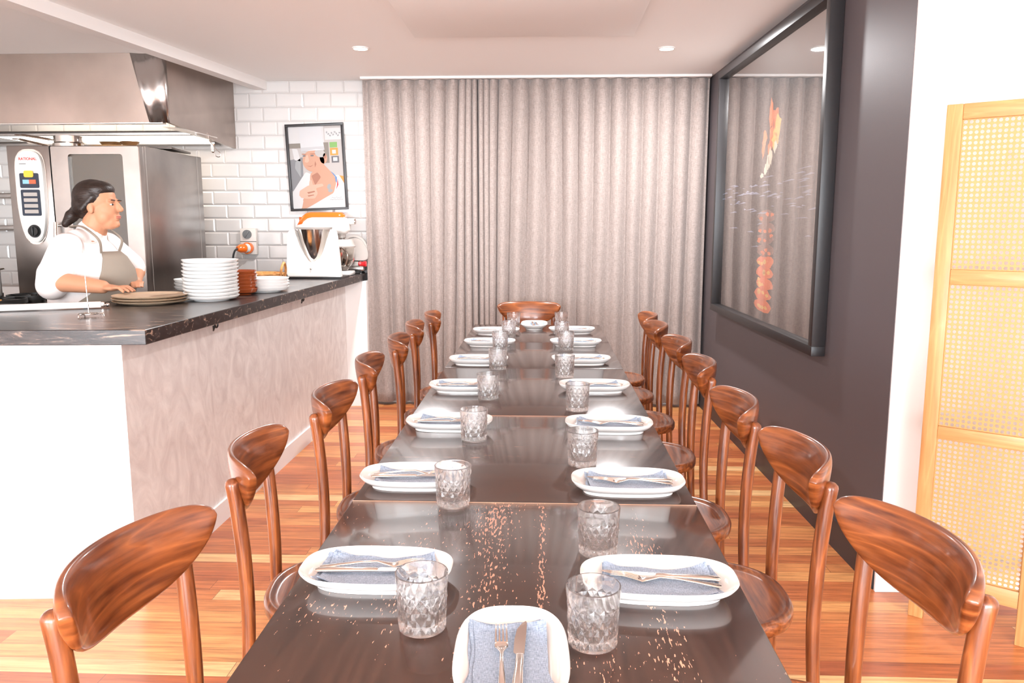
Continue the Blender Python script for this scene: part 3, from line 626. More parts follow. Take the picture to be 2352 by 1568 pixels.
bm = bmesh.new(); box(bm, .043, AL-.043, .028, .030, .043, AH-.043); finish(bm, 'glass_pane', M_PANE, t, smooth=False)

# ------------------------------------------------------------------ cane folding screen
def screen(loc, rz, label):
    t = thing('cane_screen', loc, rz, label, 'room divider')
    W, H, T, S = .375, 1.775, .028, .048
    for x in (0, W-S):
        bm = bmesh.new(); box(bm, x, x+S, -T/2, T/2, 0, H, .003); finish(bm, 'stile', M_PINE, t)
    rails = [(H-.05, H), (1.19, 1.24), (.66, .705), (.125, .185)]
    for a, b in rails:
        bm = bmesh.new(); box(bm, S, W-S, -T/2+.003, T/2-.003, a, b, .003); finish(bm, 'rail', M_PINEX, t)
    for (a, _), (_, b) in zip(rails[:-1], rails[1:]):
        bm = bmesh.new(); x0, x1, z0, z1 = S, W-S, b, a; nx = round((x1-x0)/.0166); nz = round((z1-z0)/.0166); cx, cz = (x1-x0)/nx, (z1-z0)/nz
        for i in range(nx):
            for j in range(nz):
                px, pz = x0+(i+.5)*cx, z0+(j+.5)*cz; r = .37
                sq = [(-.5, -.5), (0, -.5), (.5, -.5), (.5, 0), (.5, .5), (0, .5), (-.5, .5), (-.5, 0)]
                V = [bm.verts.new((px+a_*cx, 0, pz+b_*cz)) for a_, b_ in sq]
                I = [bm.verts.new((px+r*cx*math.cos(-3*PI/4+k*PI/4), .0, pz+r*cz*math.sin(-3*PI/4+k*PI/4))) for k in range(8)]
                for k in range(8): bm.faces.new((V[k], V[(k+1) % 8], I[(k+1) % 8], I[k]))
        bmesh.ops.remove_doubles(bm, verts=bm.verts, dist=.0003)
        o = finish(bm, 'cane_webbing', M_CANE, t, smooth=False); md = o.modifiers.new('thick', 'SOLIDIFY'); md.thickness = .0016; md.offset = 0
    return t
screen((1.32, 2.74, 0), math.radians(-37), 'pale oak folding screen panel with woven cane beside the white wall')
screen((1.64, 2.50, 0), math.radians(28), 'second pale oak and cane screen panel at the right picture edge')

# ------------------------------------------------------------------ kitchen: hood
t = thing('extractor_hood', (0, 0, 0), 0, 'large stainless steel extractor hood above the combi oven', 'extractor hood')
A_, B_, C_ = (-2.605, 5.07, 2.449), (-2.392, 5.11, 2.449), (-2.345, 6.075, 2.449)
D_, E_, F_ = (-2.507, 5.07, 2.027), (-2.392, 5.11, 2.027), (-2.345, 6.075, 1.955)
L0, L1 = (-4.95, 5.07, 2.449), (-4.95, 5.07, 2.027)
def shell(bm, q, n, th=.02):
    n = Vector(n).normalized()*th; loft(bm, [[Vector(p) for p in q], [Vector(p)+n for p in q]])
bm = bmesh.new(); shell(bm, [L0, A_, D_, L1], (0, 1, 0)); finish(bm, 'front_panel', M_HOOD, t, smooth=False)
bm = bmesh.new(); rings = []
for k in range(9):   # softly dented corner strip
    u = k/8; s = .012*math.sin(u*PI*2)
    rings.append([Vector(A_).lerp(Vector(B_), u)+Vector((0, s, 0)), Vector(A_).lerp(Vector(B_), u)*.5+Vector(D_).lerp(Vector(E_), u)*.5+Vector((0, s*1.2-.004, 0)), Vector(D_).lerp(Vector(E_), u)])
loft(bm, rings, cap=False, closed=False); o = finish(bm, 'corner_panel', mat('bright_satin_steel', (.6, .56, .54), .24, 1), t, angle=180); o.modifiers.new('t', 'SOLIDIFY').thickness = .002
bm = bmesh.new(); shell(bm, [B_, C_, F_, E_], (-1, 0, 0)); finish(bm, 'side_panel', M_HOOD, t, smooth=False)
bm = bmesh.new(); box(bm, -4.95, -2.43, 5.09, 5.14, 2.02, 2.032, .003); box(bm, -2.44, -2.36, 5.11, 6.07, 2.0, 2.006); finish(bm, 'grease_channel', M_STEELP, t)
for i in range(5):
    bm = bmesh.new(); x = -4.9+i*.49; box(bm, x, x+.48, 5.16, 5.58, 2.10, 2.13, .003)
    for q in range(11): box(bm, x+.03+q*.04, x+.045+q*.04, 5.19, 5.55, 2.092, 2.1)
    finish(bm, 'grease_filter', M_STEEL, t, smooth=False)
bm = bmesh.new(); box(bm, -4.9, -2.46, 5.55, 5.60, 2.0, 2.03, .002); box(bm, -4.9, -2.46, 5.96, 6.07, 1.975, 2.0, .002); finish(bm, 'lamp_housing', M_STEEL, t)
bm = bmesh.new(); box(bm, -3.9, -2.5, 5.6, 5.95, 2.0, 2.01); tag(finish(bm, 'lamp_diffuser', M_HOODL, t, smooth=False), 'glowing white diffuser')
bm = bmesh.new(); cyl(bm, (-2.45, 5.9, 1.975), (-2.45, 5.9, 1.925), .016, 14); ballm(bm, (-2.45, 5.9, 1.92), .014); finish(bm, 'drain_plug', M_STEELP, t)
bm = bmesh.new(); sweep(bm, smooth_path([(0, 0, 0), (.012, 0, .016), (.022, 0, .002), (.03, -.0, -.04), (.075, -.0, -.10), (.10, 0, -.125), (.095, 0, -.15), (.07, 0, -.148), (.062, 0, -.13)]), .0028, 8)
tag(finish(bm, 'hanging_hook', M_STEELP, loc=(-2.36, 5.62, 1.993)), 'thin steel wire hook hanging from the right edge of the hood', 'hook')
bpy.data.objects['hanging_hook'].location = (-2.385, 5.62, 2.008)

# ------------------------------------------------------------------ combi oven
OX0, OX1, OY0, OY1, OZ0, OZ1 = -3.333, -2.492, 4.9, 5.78, .93, 1.868
t = thing('combi_oven', (OX0, OY0, 0), 0, 'stainless steel combi oven with glass door and control column behind the cook', 'oven')
W = OX1-OX0
bm = bmesh.new(); box(bm, 0, W, .03, OY1-OY0, OZ0, OZ1, .006); finish(bm, 'body', M_STEEL, t)
bm = bmesh.new(); box(bm, .02, W-.02, .05, OY1-OY0-.02, .1, OZ0-.001, .005); box(bm, .04, W-.04, .1, .8, 0, .1); finish(bm, 'stand', M_STEEL, t)
bm = bmesh.new(); box(bm, 0, .272, -.01, .03, OZ0, OZ1, .006); cpn = finish(bm, 'control_column', M_STEEL, t)
bm = bmesh.new(); pts = [(.145+.088*sup(q, 2.8)[0], 1.56+.285*math.sin(q) if math.sin(q) < 0 else 1.56+.275*abs(sup(q, 6)[1])) for q in [2*PI*i/48 for i in range(48)]]
panel_xz(bm, pts, -.03, -.01, bev=.004); panl = finish(bm, 'control_panel', M_GREYC, t)
bm = bmesh.new(); 
for q in (1,): panel_xz(bm, [(.145+(x-.145)*1.13, 1.555+(z-1.555)*1.045) for x, z in pts], -.016, -.008, bev=.003)
finish(bm, 'panel_bezel', M_STEELP, t)
def badge(nm, pts, mt, y0=-.034, y1=-.029, par=panl): 
    bm = bmesh.new(); panel_xz(bm, pts, y0, y1); return finish(bm, nm, mt, par, smooth=False)
rect = lambda a, b, c, d: [(a, c), (b, c), (b, d), (a, d)]
badge('display_surround', rounded_poly(rect(.085, .205, 1.61, 1.70), .01), mat('display_navy', (.02, .03, .05), .3))
badge('display_surround', rounded_poly(rect(.085, .205, 1.44, 1.60), .01), MATS['display_navy'])
badge('hazard_light', rounded_poly(rect(.115, .175, 1.675, 1.715), .012), mat('amber', (.85, .5, .05), .3), -.037, -.034)
badge('cool_key', rect(.105, .145, 1.635, 1.66), mat('key_blue', (.25, .5, .65), .3), -.037, -.034); badge('heat_key', rect(.145, .188, 1.635, 1.66), mat('key_red', (.75, .12, .05), .3), -.037, -.034)
for k in range(4): badge('key_pad', rounded_poly(rect(.102, .19, 1.455+.035*k, 1.477+.035*k), .004), M_GREYPL, -.037, -.034)
badge('brand_plate', rect(.09, .20, 1.775, 1.80), M_PORC, -.033, -.03)
bm = bmesh.new(); cyl(bm, (.15, -.03, 1.345), (.15, -.052, 1.345), .03, 28); cyl(bm, (.15, -.028, 1.345), (.15, -.033, 1.345), .04, 28); box(bm, .144, .156, -.062, -.05, 1.317, 1.373, .003); finish(bm, 'dial_knob', M_DKPL, panl)
def lettering(name, text, size, m, parent, loc, rot=(PI/2, 0, 0), ext=.0006, bold=0):
    cu = bpy.data.curves.new(name, 'FONT'); cu.body = text; cu.size = size; cu.extrude = ext; cu.offset = bold; cu.align_x = 'CENTER'
    tmp = bpy.data.objects.new(name+'_t', cu); COL.objects.link(tmp); dg = bpy.context.evaluated_depsgraph_get(); dg.update()
    me = bpy.data.meshes.new_from_object(tmp.evaluated_get(dg)); bpy.data.objects.remove(tmp)
    me.materials.clear(); me.materials.append(m); o = bpy.data.objects.new(name, me); COL.objects.link(o); o.parent = parent; o.location = loc; o.rotation_euler = rot
    return o
lettering('lettering', 'RATIONAL', .023, mat('logo_red', (.7, .04, .02), .4), panl, (.145, -.0336, 1.779), bold=.0006)
badge('model_plate', rect(.088, .13, 1.755, 1.758), M_DKPL, -.031, -.0295)
# door
bm = bmesh.new(); DX0, DX1 = .28, W
o_ = rounded_poly(rect(DX0, DX1, OZ0+.005, OZ1-.002), .01, 4); i_ = rounded_poly(rect(.39, .735, 1.07, 1.815), .02, 4)
loft(bm, [[(x, .028, z) for x, z in o_], [(x, -.012, z) for x, z in o_], [(x, -.016, z) for x, z in [((q[0]-.56)*.985+.56, (q[1]-1.4)*.99+1.4) for q in o_]], [(x, -.016, z) for x, z in i_], [(x, .01, z) for x, z in i_]], cap=False)
dr = finish(bm, 'door', M_STEEL, t, angle=25)
bm = bmesh.new(); panel_xz(bm, i_, .004, .009); finish(bm, 'door_window', M_OVGL, dr, smooth=False)
bm = bmesh.new(); box(bm, .274, .279, -.005, .03, OZ0, OZ1); finish(bm, 'door_seal', M_DKPL, t)
for yy in (.06, .8):
    bm = bmesh.new(); box(bm, W-.002, W+.0012, yy, yy+.003, OZ0, OZ1); finish(bm, 'panel_seam', M_GREYPL, t, smooth=False)
bm = bmesh.new(); sweep(bm, smooth_path([(.3, -.05, 1.2), (.3, -.06, 1.3), (.3, -.05, 1.4)]), .012, 10); cyl(bm, (.3, -.01, 1.22), (.3, -.05, 1.22), .008); cyl(bm, (.3, -.01, 1.38), (.3, -.05, 1.38), .008); finish(bm, 'door_handle', M_STEELP, dr)
# things on top of the oven
def pan(loc, rz, R_, h, label, hz):
    t = thing('saute_pan', loc, rz, label, 'pan', 'steel pans on the oven')
    bm = bmesh.new(); spin(bm, [(.001, 0), (R_-.006, 0), (R_, .006), (R_, h), (R_-.003, h), (R_-.004, .008), (.001, .005)], 36); finish(bm, 'pan_body', M_STEELP, t)
    bm = bmesh.new(); sweep(bm, smooth_path([(-R_+.003, 0, h*.5), (-R_-.03, 0, h*.6), (-R_-.12, 0, h*.6+hz*.5), (-R_-.22, 0, h*.6+hz), (-R_-.27, 0, h*.6+hz*1.1)]), [(.005, .009)]*7+[(.008, .013)]*12+[(.004, .008)]*6, 12); finish(bm, 'handle', M_CUTL, t)
pan((-3.13, 5.22, OZ1+.001), .05, .095, .04, 'lower shiny steel pan with long handle on top of the oven', .045); pan((-3.125, 5.225, OZ1+.043), .0, .095, .045, 'upper shiny steel pan stacked on the lower pan', .03)
bm = bmesh.new(); spin(bm, [(.001, 0), (.2, 0), (.205, .006), (.2, .018), (.001, .018)], 40); tag(finish(bm, 'wooden_board', wood('board_wood', (.5, .26, .1), (.68, .4, .18)), loc=(-2.8, 5.25, OZ1+.001)), 'round wooden board on top of the oven', 'board')
for x, y, r, lb in ((-2.86, 5.25, .075, 'small shiny steel bowl on the left of the round wooden board'), (-2.72, 5.22, .06, 'small shiny steel bowl on the right of the round wooden board')):
    bm = bmesh.new(); spin(bm, [(.001, 0), (r*.5, 0), (r*.85, .018), (r, .034), (r*.97, .034), (r*.8, .02), (.001, .004)], 28); tag(finish(bm, 'steel_bowl', M_STEELP, loc=(x, y, OZ1+.0195)), lb, 'bowl', 'steel bowls on the oven')
bm = bmesh.new(); box(bm, -.13, .13, -.2, .2, 0, .014, .003); o = tag(finish(bm, 'baking_tray', mat('dark_tray', (.12, .1, .09), .4, .6), loc=(-2.58, 5.52, OZ1+.003)), 'dark flat baking tray at the right edge of the oven top', 'tray'); o.rotation_euler = (0, 0, .12); o.location = (-2.66, 5.54, OZ1+.0198)
# stove, pot, spoon
t = thing('gas_stove', (-3.35, 4.05, 0), 0, 'stainless gas stove with black burners behind the counter at far left', 'stove')
bm = bmesh.new(); box(bm, -.9, .49, 0, .72, .1, .925, .006); finish(bm, 'body', M_STEEL, t)
bm = bmesh.new(); box(bm, -.9, .49, -.02, .001, .875, .93, .006); finish(bm, 'front_rail', M_STEELP, t)
for k, (x, y) in enumerate(((-.45, .25), (-.05, .25), (.3, .25), (-.45, .55), (-.05, .55), (.3, .55))):
    bm = bmesh.new(); spin(bm, [(.001, .925), (.06, .925), (.06, .95), (.045, .958), (.001, .958)], 24, c=(x, y, 0))
    for a in range(4): box(bm, .03, .13, -.006, .006, .955, .975, .002, M=Matrix.Translation((x, y, 0)) @ Matrix.Rotation(a*PI/2, 4, 'Z'))
    spin(bm, [(.13, .95), (.14, .95), (.14, .975), (.13, .975), (.13, .95)], 24, c=(x, y, 0), cap=False)
    for a in range(4): box(bm, .125, .14, -.006, .006, .925, .955, M=Matrix.Translation((x, y, 0)) @ Matrix.Rotation(a*PI/2, 4, 'Z'))
    finish(bm, 'burner', M_DKPL, t)
for k in range(6):
    bm = bmesh.new(); cyl(bm, (-.75+.22*k, -.02, .9), (-.75+.22*k, -.055, .9), .022, 20); finish(bm, 'knob', M_DKPL, t)
t = thing('stock_pot', (-3.20, 4.33, .976), 0, 'tall stainless steel stock pot on the stove at the far left', 'pot')
bm = bmesh.new(); spin(bm, [(.001, 0), (.115, 0), (.125, .01), (.125, .2), (.13, .205), (.127, .208), (.121, .2), (.12, .012), (.001, .008)], 40); finish(bm, 'pot_body', M_STEEL, t)
for s in (-1, 1):
    bm = bmesh.new(); sweep(bm, smooth_path([(s*.12, -.03, .16), (s*.155, -.025, .165), (s*.16, 0, .165), (s*.155, .025, .165), (s*.12, .03, .16)]), .005, 8); finish(bm, 'pot_handle', M_STEELP, t)
bm = bmesh.new(); sweep(bm, [(-.13, 0, .045), (0, 0, .02), (.06, 0, .008), (.09, 0, .006)], [(.006, .006), (.006, .007), (.006, .012), (.005, .022)], 10, side=(0, 0, 1)); o = tag(finish(bm, 'wooden_spoon', wood('spoon_wood', (.6, .25, .06), (.75, .38, .12)), loc=(-3.02, 4.14, .977)), 'wooden spoon lying on the stove beside the stock pot', 'spoon'); o.rotation_euler = (0, 0, -.1)
# steel wall shelf strips at far left
for k, (z, lb) in enumerate(((1.60, 'upper steel rail on the tiled wall left of the oven'), (1.36, 'lower steel rail on the tiled wall left of the oven'))):
    t = thing('wall_rail', (-4.9, 5.9, z), 0, lb, 'rail', 'steel wall rails')
    bm = bmesh.new(); box(bm, 0, 1.5, .0, .03, -.02, .02, .006); finish(bm, 'rail_bar', M_STEEL, t)
    for x in (.2, 1.3):
        bm = bmesh.new(); box(bm, x, x+.03, .025, .184, -.015, .015, .003); finish(bm, 'bracket', M_STEEL, t)

# ------------------------------------------------------------------ the cook (facing right, seen from her right side)
def blob_mesh(name, shapes, m, parent, voxel=.007, sm=4):
    bm = bmesh.new()
    for s in shapes:
        if s[0] == 'c':
            _, p, r, q, r2 = s; p, q = Vector(p), Vector(q); ballm(bm, p, r, 20); ballm(bm, q, r2, 20)
            k = 6; sweep(bm, [p.lerp(q, i/k) for i in range(k+1)], [r+(r2-r)*i/k for i in range(k+1)], 20)
        else:
            _, c, r = s[:3]; ballm(bm, c, tuple(r), 28, rot=s[3] if len(s) > 3 else None)
    o = finish(bm, name+'_src', m)
    md = o.modifiers.new('r', 'REMESH'); md.mode = 'VOXEL'; md.voxel_size = voxel; md.use_smooth_shade = True
    md = o.modifiers.new('s', 'SMOOTH'); md.iterations = sm; md.factor = .5
    dg = bpy.context.evaluated_depsgraph_get(); dg.update(); me = bpy.data.meshes.new_from_object(o.evaluated_get(dg)); bpy.data.objects.remove(o)
    me.materials.clear(); me.materials.append(m)
    for p in me.polygons: p.use_smooth = True
    r = bpy.data.objects.new(name, me); COL.objects.link(r)
    if parent: r.parent = parent
    return r
RY = lambda a: Matrix.Rotation(a, 4, 'Y'); RZ = lambda a: Matrix.Rotation(a, 4, 'Z')
PX, PY = -2.36, 4.06   # body axis
P = lambda x, y, z: (PX+x, PY+y, z)
HX, HZ = .065, 1.475
sh = [('e', P(HX-.02, 0, HZ+.045), (.098, .078, .088)), ('e', P(HX+.02, 0, HZ-.02), (.072, .063, .085)), ('e', P(HX+.045, 0, HZ-.075), (.045, .045, .04)), ('e', P(HX+.03, -.035, HZ-.045), (.04, .03, .045)), ('e', P(HX+.03, .035, HZ-.045), (.04, .03, .045)),
      ('c', P(HX+.088, 0, HZ+.022), .010, P(HX+.108, 0, HZ-.012), .014), ('e', P(HX+.088, 0, HZ-.045), (.014, .024, .007)), ('e', P(HX+.087, 0, HZ-.058), (.013, .02, .007)), ('e', P(HX+.078, 0, HZ-.088), (.018, .022, .018)),
      ('e', P(HX+.077, -.03, HZ+.032), (.016, .022, .008)), ('e', P(HX+.077, .03, HZ+.032), (.016, .022, .008)),
      ('e', P(HX-.012, -.075, HZ-.005), (.018, .009, .032), RY(-.2)), ('e', P(HX-.012, .075, HZ-.005), (.018, .009, .032), RY(-.2)),
      ('c', P(.0, 0, 1.30), .068, P(HX-.02, 0, HZ-.05), .060),
      ('e', P(-.02, 0, 1.18), (.14, .2, .16)), ('e', P(-.01, 0, .98), (.17, .18, .2)), ('e', P(-.03, 0, .82), (.15, .18, .14)),
      ('c', P(-.03, -.17, 1.27), .062, P(-.05, -.25, 1.11), .056), ('c', P(-.05, -.25, 1.11), .052, P(.20, -.27, 1.085), .033), 
      ('c', P(-.01, .17, 1.27), .062, P(.10, .24, 1.13), .052), ('c', P(.10, .24, 1.13), .048, P(.17, .10, 1.085), .032),
      ('c', P(-.02, -.09, .80), .09, P(0, -.1, .45), .062), ('c', P(0, -.1, .45), .058, P(-.02, -.1, .10), .042), ('c', P(-.02, .09, .80), .09, P(0, .1, .45), .062), ('c', P(0, .1, .45), .058, P(-.02, .1, .10), .042),
      ('c', P(-.03, -.1, .04), .038, P(.13, -.11, .035), .033), ('c', P(-.03, .1, .04), .038, P(.13, .11, .035), .033)]
def hand(wx, wy, wz, dx, dy, side):
    """palm-down hand at the wrist reaching along (dx,dy); side = sign of the thumb's side"""
    d = Vector((dx, dy, 0)).normalized(); n = Vector((-d.y, d.x, 0)); w_ = Vector((wx, wy, wz)); out = []
    a = math.atan2(d.y, d.x)
    out.append(('e', tuple(w_+d*.045+Vector((0, 0, -.004))), (.05, .038, .016), RZ(a)))
    for k, (off, ln) in enumerate(((-.030, .060), (-.011, .074), (.009, .079), (.029, .072))):
        b = w_+d*.08+n*off*-side*-1; m1 = b+d*ln*.45+Vector((0, 0, .002))+n*off*.15; m2 = b+d*ln*.9+Vector((0, 0, -.018))+n*off*.2
        out += [('c', tuple(b), .0095, tuple(m1), .0085), ('c', tuple(m1), .0085, tuple(m2), .0072)]
    b = w_+d*.02+n*.032*side; m1 = w_+d*.05+n*.055*side+Vector((0, 0, -.006)); m2 = w_+d*.078+n*.058*side+Vector((0, 0, -.016))
    out += [('c', tuple(b), .013, tuple(m1), .0105), ('c', tuple(m1), .0105, tuple(m2), .0085)]
    return out
sh += hand(PX+.20, PY-.27, 1.084, 1, -.12, 1); sh += hand(PX+.17, PY+.10, 1.083, .6, -1, -1)
t = blob_mesh('person', sh, M_SKIN, None, .0055, 3)
tag(t, 'cook in white shirt and taupe apron reaching over the counter, hair tied back', 'person')
# eyes, brows, lips as small children
bm = bmesh.new()
for s in (-1, 1): ballm(bm, P(HX+.077, s*.030, HZ+.013), (.008, .011, .0045))
finish(bm, 'eyes', mat('eye_white', (.7, .66, .62), .2), t)
bm = bmesh.new()
for s in (-1, 1): ballm(bm, P(HX+.083, s*.031, HZ+.013), (.004, .006, .0055))
finish(bm, 'irises', M_DKPL, t)
bm = bmesh.new()
for s in (-1, 1): ballm(bm, P(HX+.087, s*.032, HZ+.035), (.008, .02, .0035))
finish(bm, 'eyebrows', M_HAIR, t)
bm = bmesh.new(); ballm(bm, P(HX+.093, 0, HZ-.047), (.011, .022, .0045)); ballm(bm, P(HX+.092, 0, HZ-.055), (.011, .02, .005)); finish(bm, 'lips', mat('lip', (.5, .16, .12), .4), t)
hair = [('e', P(HX-.035, 0, HZ+.055), (.102, .087, .088)), ('e', P(HX-.005, 0, HZ+.088), (.080, .077, .048)), ('e', P(HX-.075, 0, HZ+.01), (.066, .074, .075)), ('c', P(HX-.11, 0, HZ-.01), .04, P(HX-.155, 0, HZ-.045), .028), ('c', P(HX-.155, 0, HZ-.045), .034, P(HX-.185, -.01, HZ-.085), .02),
        ('c', P(HX-.0, -.066, HZ+.05), .02, P(HX-.055, -.07, HZ-.01), .02), ('c', P(HX-.0, .066, HZ+.05), .02, P(HX-.055, .07, HZ-.01), .02)]
blob_mesh('hair', hair, M_HAIR, t, .006, 3)
shirt = [('e', P(-.035, 0, 1.19), (.158, .212, .15)), ('e', P(.005, 0, 1.10), (.195, .205, .19)), ('e', P(-.02, 0, 1.0), (.205, .2, .16)), ('e', P(-.04, 0, .93), (.185, .19, .10)),
         ('c', P(-.015, -.10, 1.31), .055, P(-.015, .10, 1.31), .055), ('c', P(-.03, -.16, 1.265), .082, P(-.055, -.235, 1.135), .082), ('c', P(-.055, -.235, 1.14), .084, P(-.07, -.245, 1.09), .074), ('c', P(-.01, .16, 1.265), .082, P(.08, .225, 1.155), .078), ('c', P(.0, 0, 1.315), .078, P(.008, 0, 1.345), .074)]
so = blob_mesh('shirt', shirt, M_SHIRT, t, .008, 4)
trs = [('e', P(-.03, 0, .84), (.165, .19, .13)), ('c', P(-.02, -.09, .80), .105, P(0, -.1, .45), .078), ('c', P(0, -.1, .45), .078, P(-.02, -.1, .10), .06), ('c', P(-.02, .09, .80), .105, P(0, .1, .45), .078), ('c', P(0, .1, .45), .078, P(-.02, .1, .10), .06)]
blob_mesh('trousers', trs, M_TROUS, t, .01, 3)
bm = bmesh.new()
for s in (-1, 1): ballm(bm, P(.05, s*.105, .045), (.14, .052, .045))
finish(bm, 'shoes', M_DKPL, t)
# apron: curved bib over the chest, skirt round the waist, neck strap
bm = bmesh.new(); rows = []
def torso_r(z, a):
    # outline of the shirt at height z in direction a (0 = front)
    best = 0
    for s in shirt[:4]:
        c, r = s[1], s[2]; dz = (z-c[2])/r[2]
        if abs(dz) < 1:
            k = math.sqrt(1-dz*dz); ax, ay = r[0]*k, r[1]*k; cx = c[0]-PX
            ca, sa = math.cos(a), math.sin(a)
            A2 = (ca/ax)**2+(sa/ay)**2; B2 = -2*cx*ca/ax**2; C2 = (cx/ax)**2-1; D = B2*B2-4*A2*C2
            if D > 0: best = max(best, (-B2+math.sqrt(D))/(2*A2))
    return best
for z, aw in ((.70, 2.2), (.80, 2.2), (.86, 2.2), (.90, 2.1), (.95, 1.9), (1.0, 1.45), (1.04, 1.15), (1.1, .95), (1.16, .85), (1.22, .75), (1.25, .7)):
    row = []
    for i in range(25):
        a = -aw+2*aw*i/24; r = max(torso_r(max(z, .9), a), .1)+.009
        row.append(P(r*math.cos(a), r*math.sin(a), z))
    rows.append(row)
loft(bm, rows, cap=False, closed=False); o = finish(bm, 'apron', M_APRON, t, angle=180); o.modifiers.new('t', 'SOLIDIFY').thickness = .004
bm = bmesh.new()
for s in (-1, 1):
    r = torso_r(1.25, .7)+.006
    sweep(bm, smooth_path([P(r*math.cos(s*.7), r*math.sin(s*.7), 1.245), P(.108, s*.108, 1.305), P(.062, s*.108, 1.352), P(.01, s*.10, 1.378), P(-.05, s*.08, 1.378), P(-.092, 0, 1.372)], 5), (.004, .011) and [(.004, .011)]*26, 8)
finish(bm, 'apron_strap', M_APRON, t)

# ------------------------------------------------------------------ tables
ordn = ['nearest the camera', 'second from the camera', 'third from the camera', 'fourth from the camera', 'fifth from the camera', 'sixth from the camera', 'farthest from the camera']
TZ = .75
bounds = [.93, 1.765, 2.608, 3.50, 4.297, 5.04]
tl_lab = ['dark brown dining table with heavily scratched pale flecks, nearest the camera', 'dark brown dining table with fine crosswise scratches, second in the joined row', 'dark brown dining table third in the joined row, under the middle plates', 'dark brown dining table fourth in the joined row', 'dark brown dining table at the curtain end of the joined row']
for k in range(5):
    y0, y1 = bounds[k]+.0015, bounds[k+1]-.0015; yc = (y0+y1)/2; L2 = (y1-y0)/2
    t = thing('dining_table', (-.046, yc, 0), 0, tl_lab[k], 'table', 'square dining tables joined in a row')
    bm = bmesh.new(); box(bm, -.4, .4, -L2, L2, TZ-.03, TZ, .0025); finish(bm, 'tabletop', [M_T1, M_T2, M_T3, M_T3, M_T3][k], t)
    if k < 2 or True:   # thin mitred edge band, worn pale along the joint
        bm = bmesh.new(); 
        for s in (-1,): box(bm, -.399, .399, L2-.0035, L2-.0005, TZ-.004, TZ+.0002)
        tag(finish(bm, 'worn_edge', mat('bare_worn_edge' if k < 2 else 'dark_edge', (.75, .42, .28) if k < 2 else (.10, .05, .035), .5), t, smooth=False), 'pale bare wood along the worn edge' if k < 2 else None)
    bm = bmesh.new(); box(bm, -.3, .3, -L2+.1, -L2+.13, TZ-.09, TZ-.0305); box(bm, -.3, .3, L2-.13, L2-.1, TZ-.09, TZ-.0305); box(bm, -.3, -.27, -L2+.13, L2-.13, TZ-.09, TZ-.0305); box(bm, .27, .3, -L2+.13, L2-.13, TZ-.09, TZ-.0305); finish(bm, 'apron_frame', M_DARKWOOD, t)
    bm = bmesh.new(); spin(bm, [(.03, .06), (.04, .09), (.035, .3), (.035, .65), (.06, TZ-.032)], 20); finish(bm, 'pedestal', M_BLACK, t)
    bm = bmesh.new(); box(bm, -.2, .2, -.035, .035, 0, .05, .01); box(bm, -.035, .035, -.2, .2, 0, .05, .01); spin(bm, [(.07, .04), (.05, .07)], 20); finish(bm, 'foot', M_BLACK, t)

# ------------------------------------------------------------------ chairs (local +y = front)
def board_ring(u, n=28):
    """cross-section of the back board at arc parameter u in -1..1"""
    ph = u*math.radians(44); R_ = .21/math.sin(math.radians(44)); yb = -.245
    c = Vector((R_*math.sin(ph), yb+R_*(1-math.cos(ph)), 0)); nrm = Vector((math.sin(ph)*-1, math.cos(ph), 0))
    top = .822+.031*max(0, 1-abs(u)**7)**.5; bot = .822-.124*max(0, 1-abs(u)**2.5)**.62; h = top-bot
    zc = (top+bot)/2; th = .0115*(.55+.45*min(1, h/.06))+.002; tilt = .16
    out = []
    for k in range(n):
        a, b = sup(2*PI*k/n, 2.6)
        hz = b*max(h/2, .003); out.append(c+nrm*(a*th-tilt*(zc+hz-.775))+Vector((0, 0, zc+hz)))
    return out
def make_chair(label):
    t = thing('dining_chair', (0, 0, 0), 0, label, 'chair')
    bm = bmesh.new(); us = [math.sin(PI/2*(-1+2*i/44)) for i in range(45)]
    loft(bm, [board_ring(u) for u in us]); finish(bm, 'backrest', M_CHX, t, angle=60)
    # seat: rounded, wider in front, dished with a raised bent rim
    def outl(k, ins):
        a = 2*PI*k/48; x, y = sup(a, 2.5); w_ = .198+.012*y; return x*(w_-ins), y*(.2-ins)+.005
    bm = bmesh.new(); prof = [(.012, .425), (.003, .428), (0, .437), (0, .455), (.004, .461), (.012, .463), (.019, .461), (.024, .456), (.034, .4555), (.09, .452), (.19, .449)]
    loft(bm, [[(*outl(k, i), z) for k in range(48)] for i, z in prof]); finish(bm, 'seat', M_CHY, t, angle=50)
    for s in (-1, 1):
        bm = bmesh.new(); pts = smooth_path([(s*.192, -.235, 0), (s*.18, -.215, .2), (s*.168, -.203, .44), (s*.167, -.205, .6), (s*.170, -.214, .73), (s*.173, -.222, .798)], 5)
        sweep(bm, pts, [.0135+.0035*min(1, i/14) for i in range(len(pts))], 14, round_end=True); finish(bm, 'leg', M_CHZ, t, angle=60)
        bm = bmesh.new(); sweep(bm, smooth_path([(s*.175, .19, 0), (s*.158, .165, .25), (s*.147, .15, .428)], 4), .0145, 12); finish(bm, 'leg', M_CHZ, t)
        o = t.children[-1]
    bm = bmesh.new(); pts = [(.135*math.cos(a), .135*math.sin(a)+.0, .27) for a in [2*PI*q/36 for q in range(37)]]
    bm.free()
    return t
ch = make_chair('')
chairs = []
LY = [1.249, 1.929, 2.54, 3.192, 3.803, 4.348, 4.835]; RYs = [1.35, 1.93, 2.481, 3.169, 3.748, 4.343, 4.81]
LXo = [-0.506, -0.519, -0.492, -0.507, -0.496, -0.505, -0.474]; RXo = [0.46, 0.43, 0.406, 0.424, 0.432, 0.413, 0.423]
LR = [-0.101, 0.142, 0.04, 0.132, 0.151, 0.144, 0.128]; RR = [0.123, 0.006, -0.009, -0.035, 0.02, 0.011, -0.044]
first = True
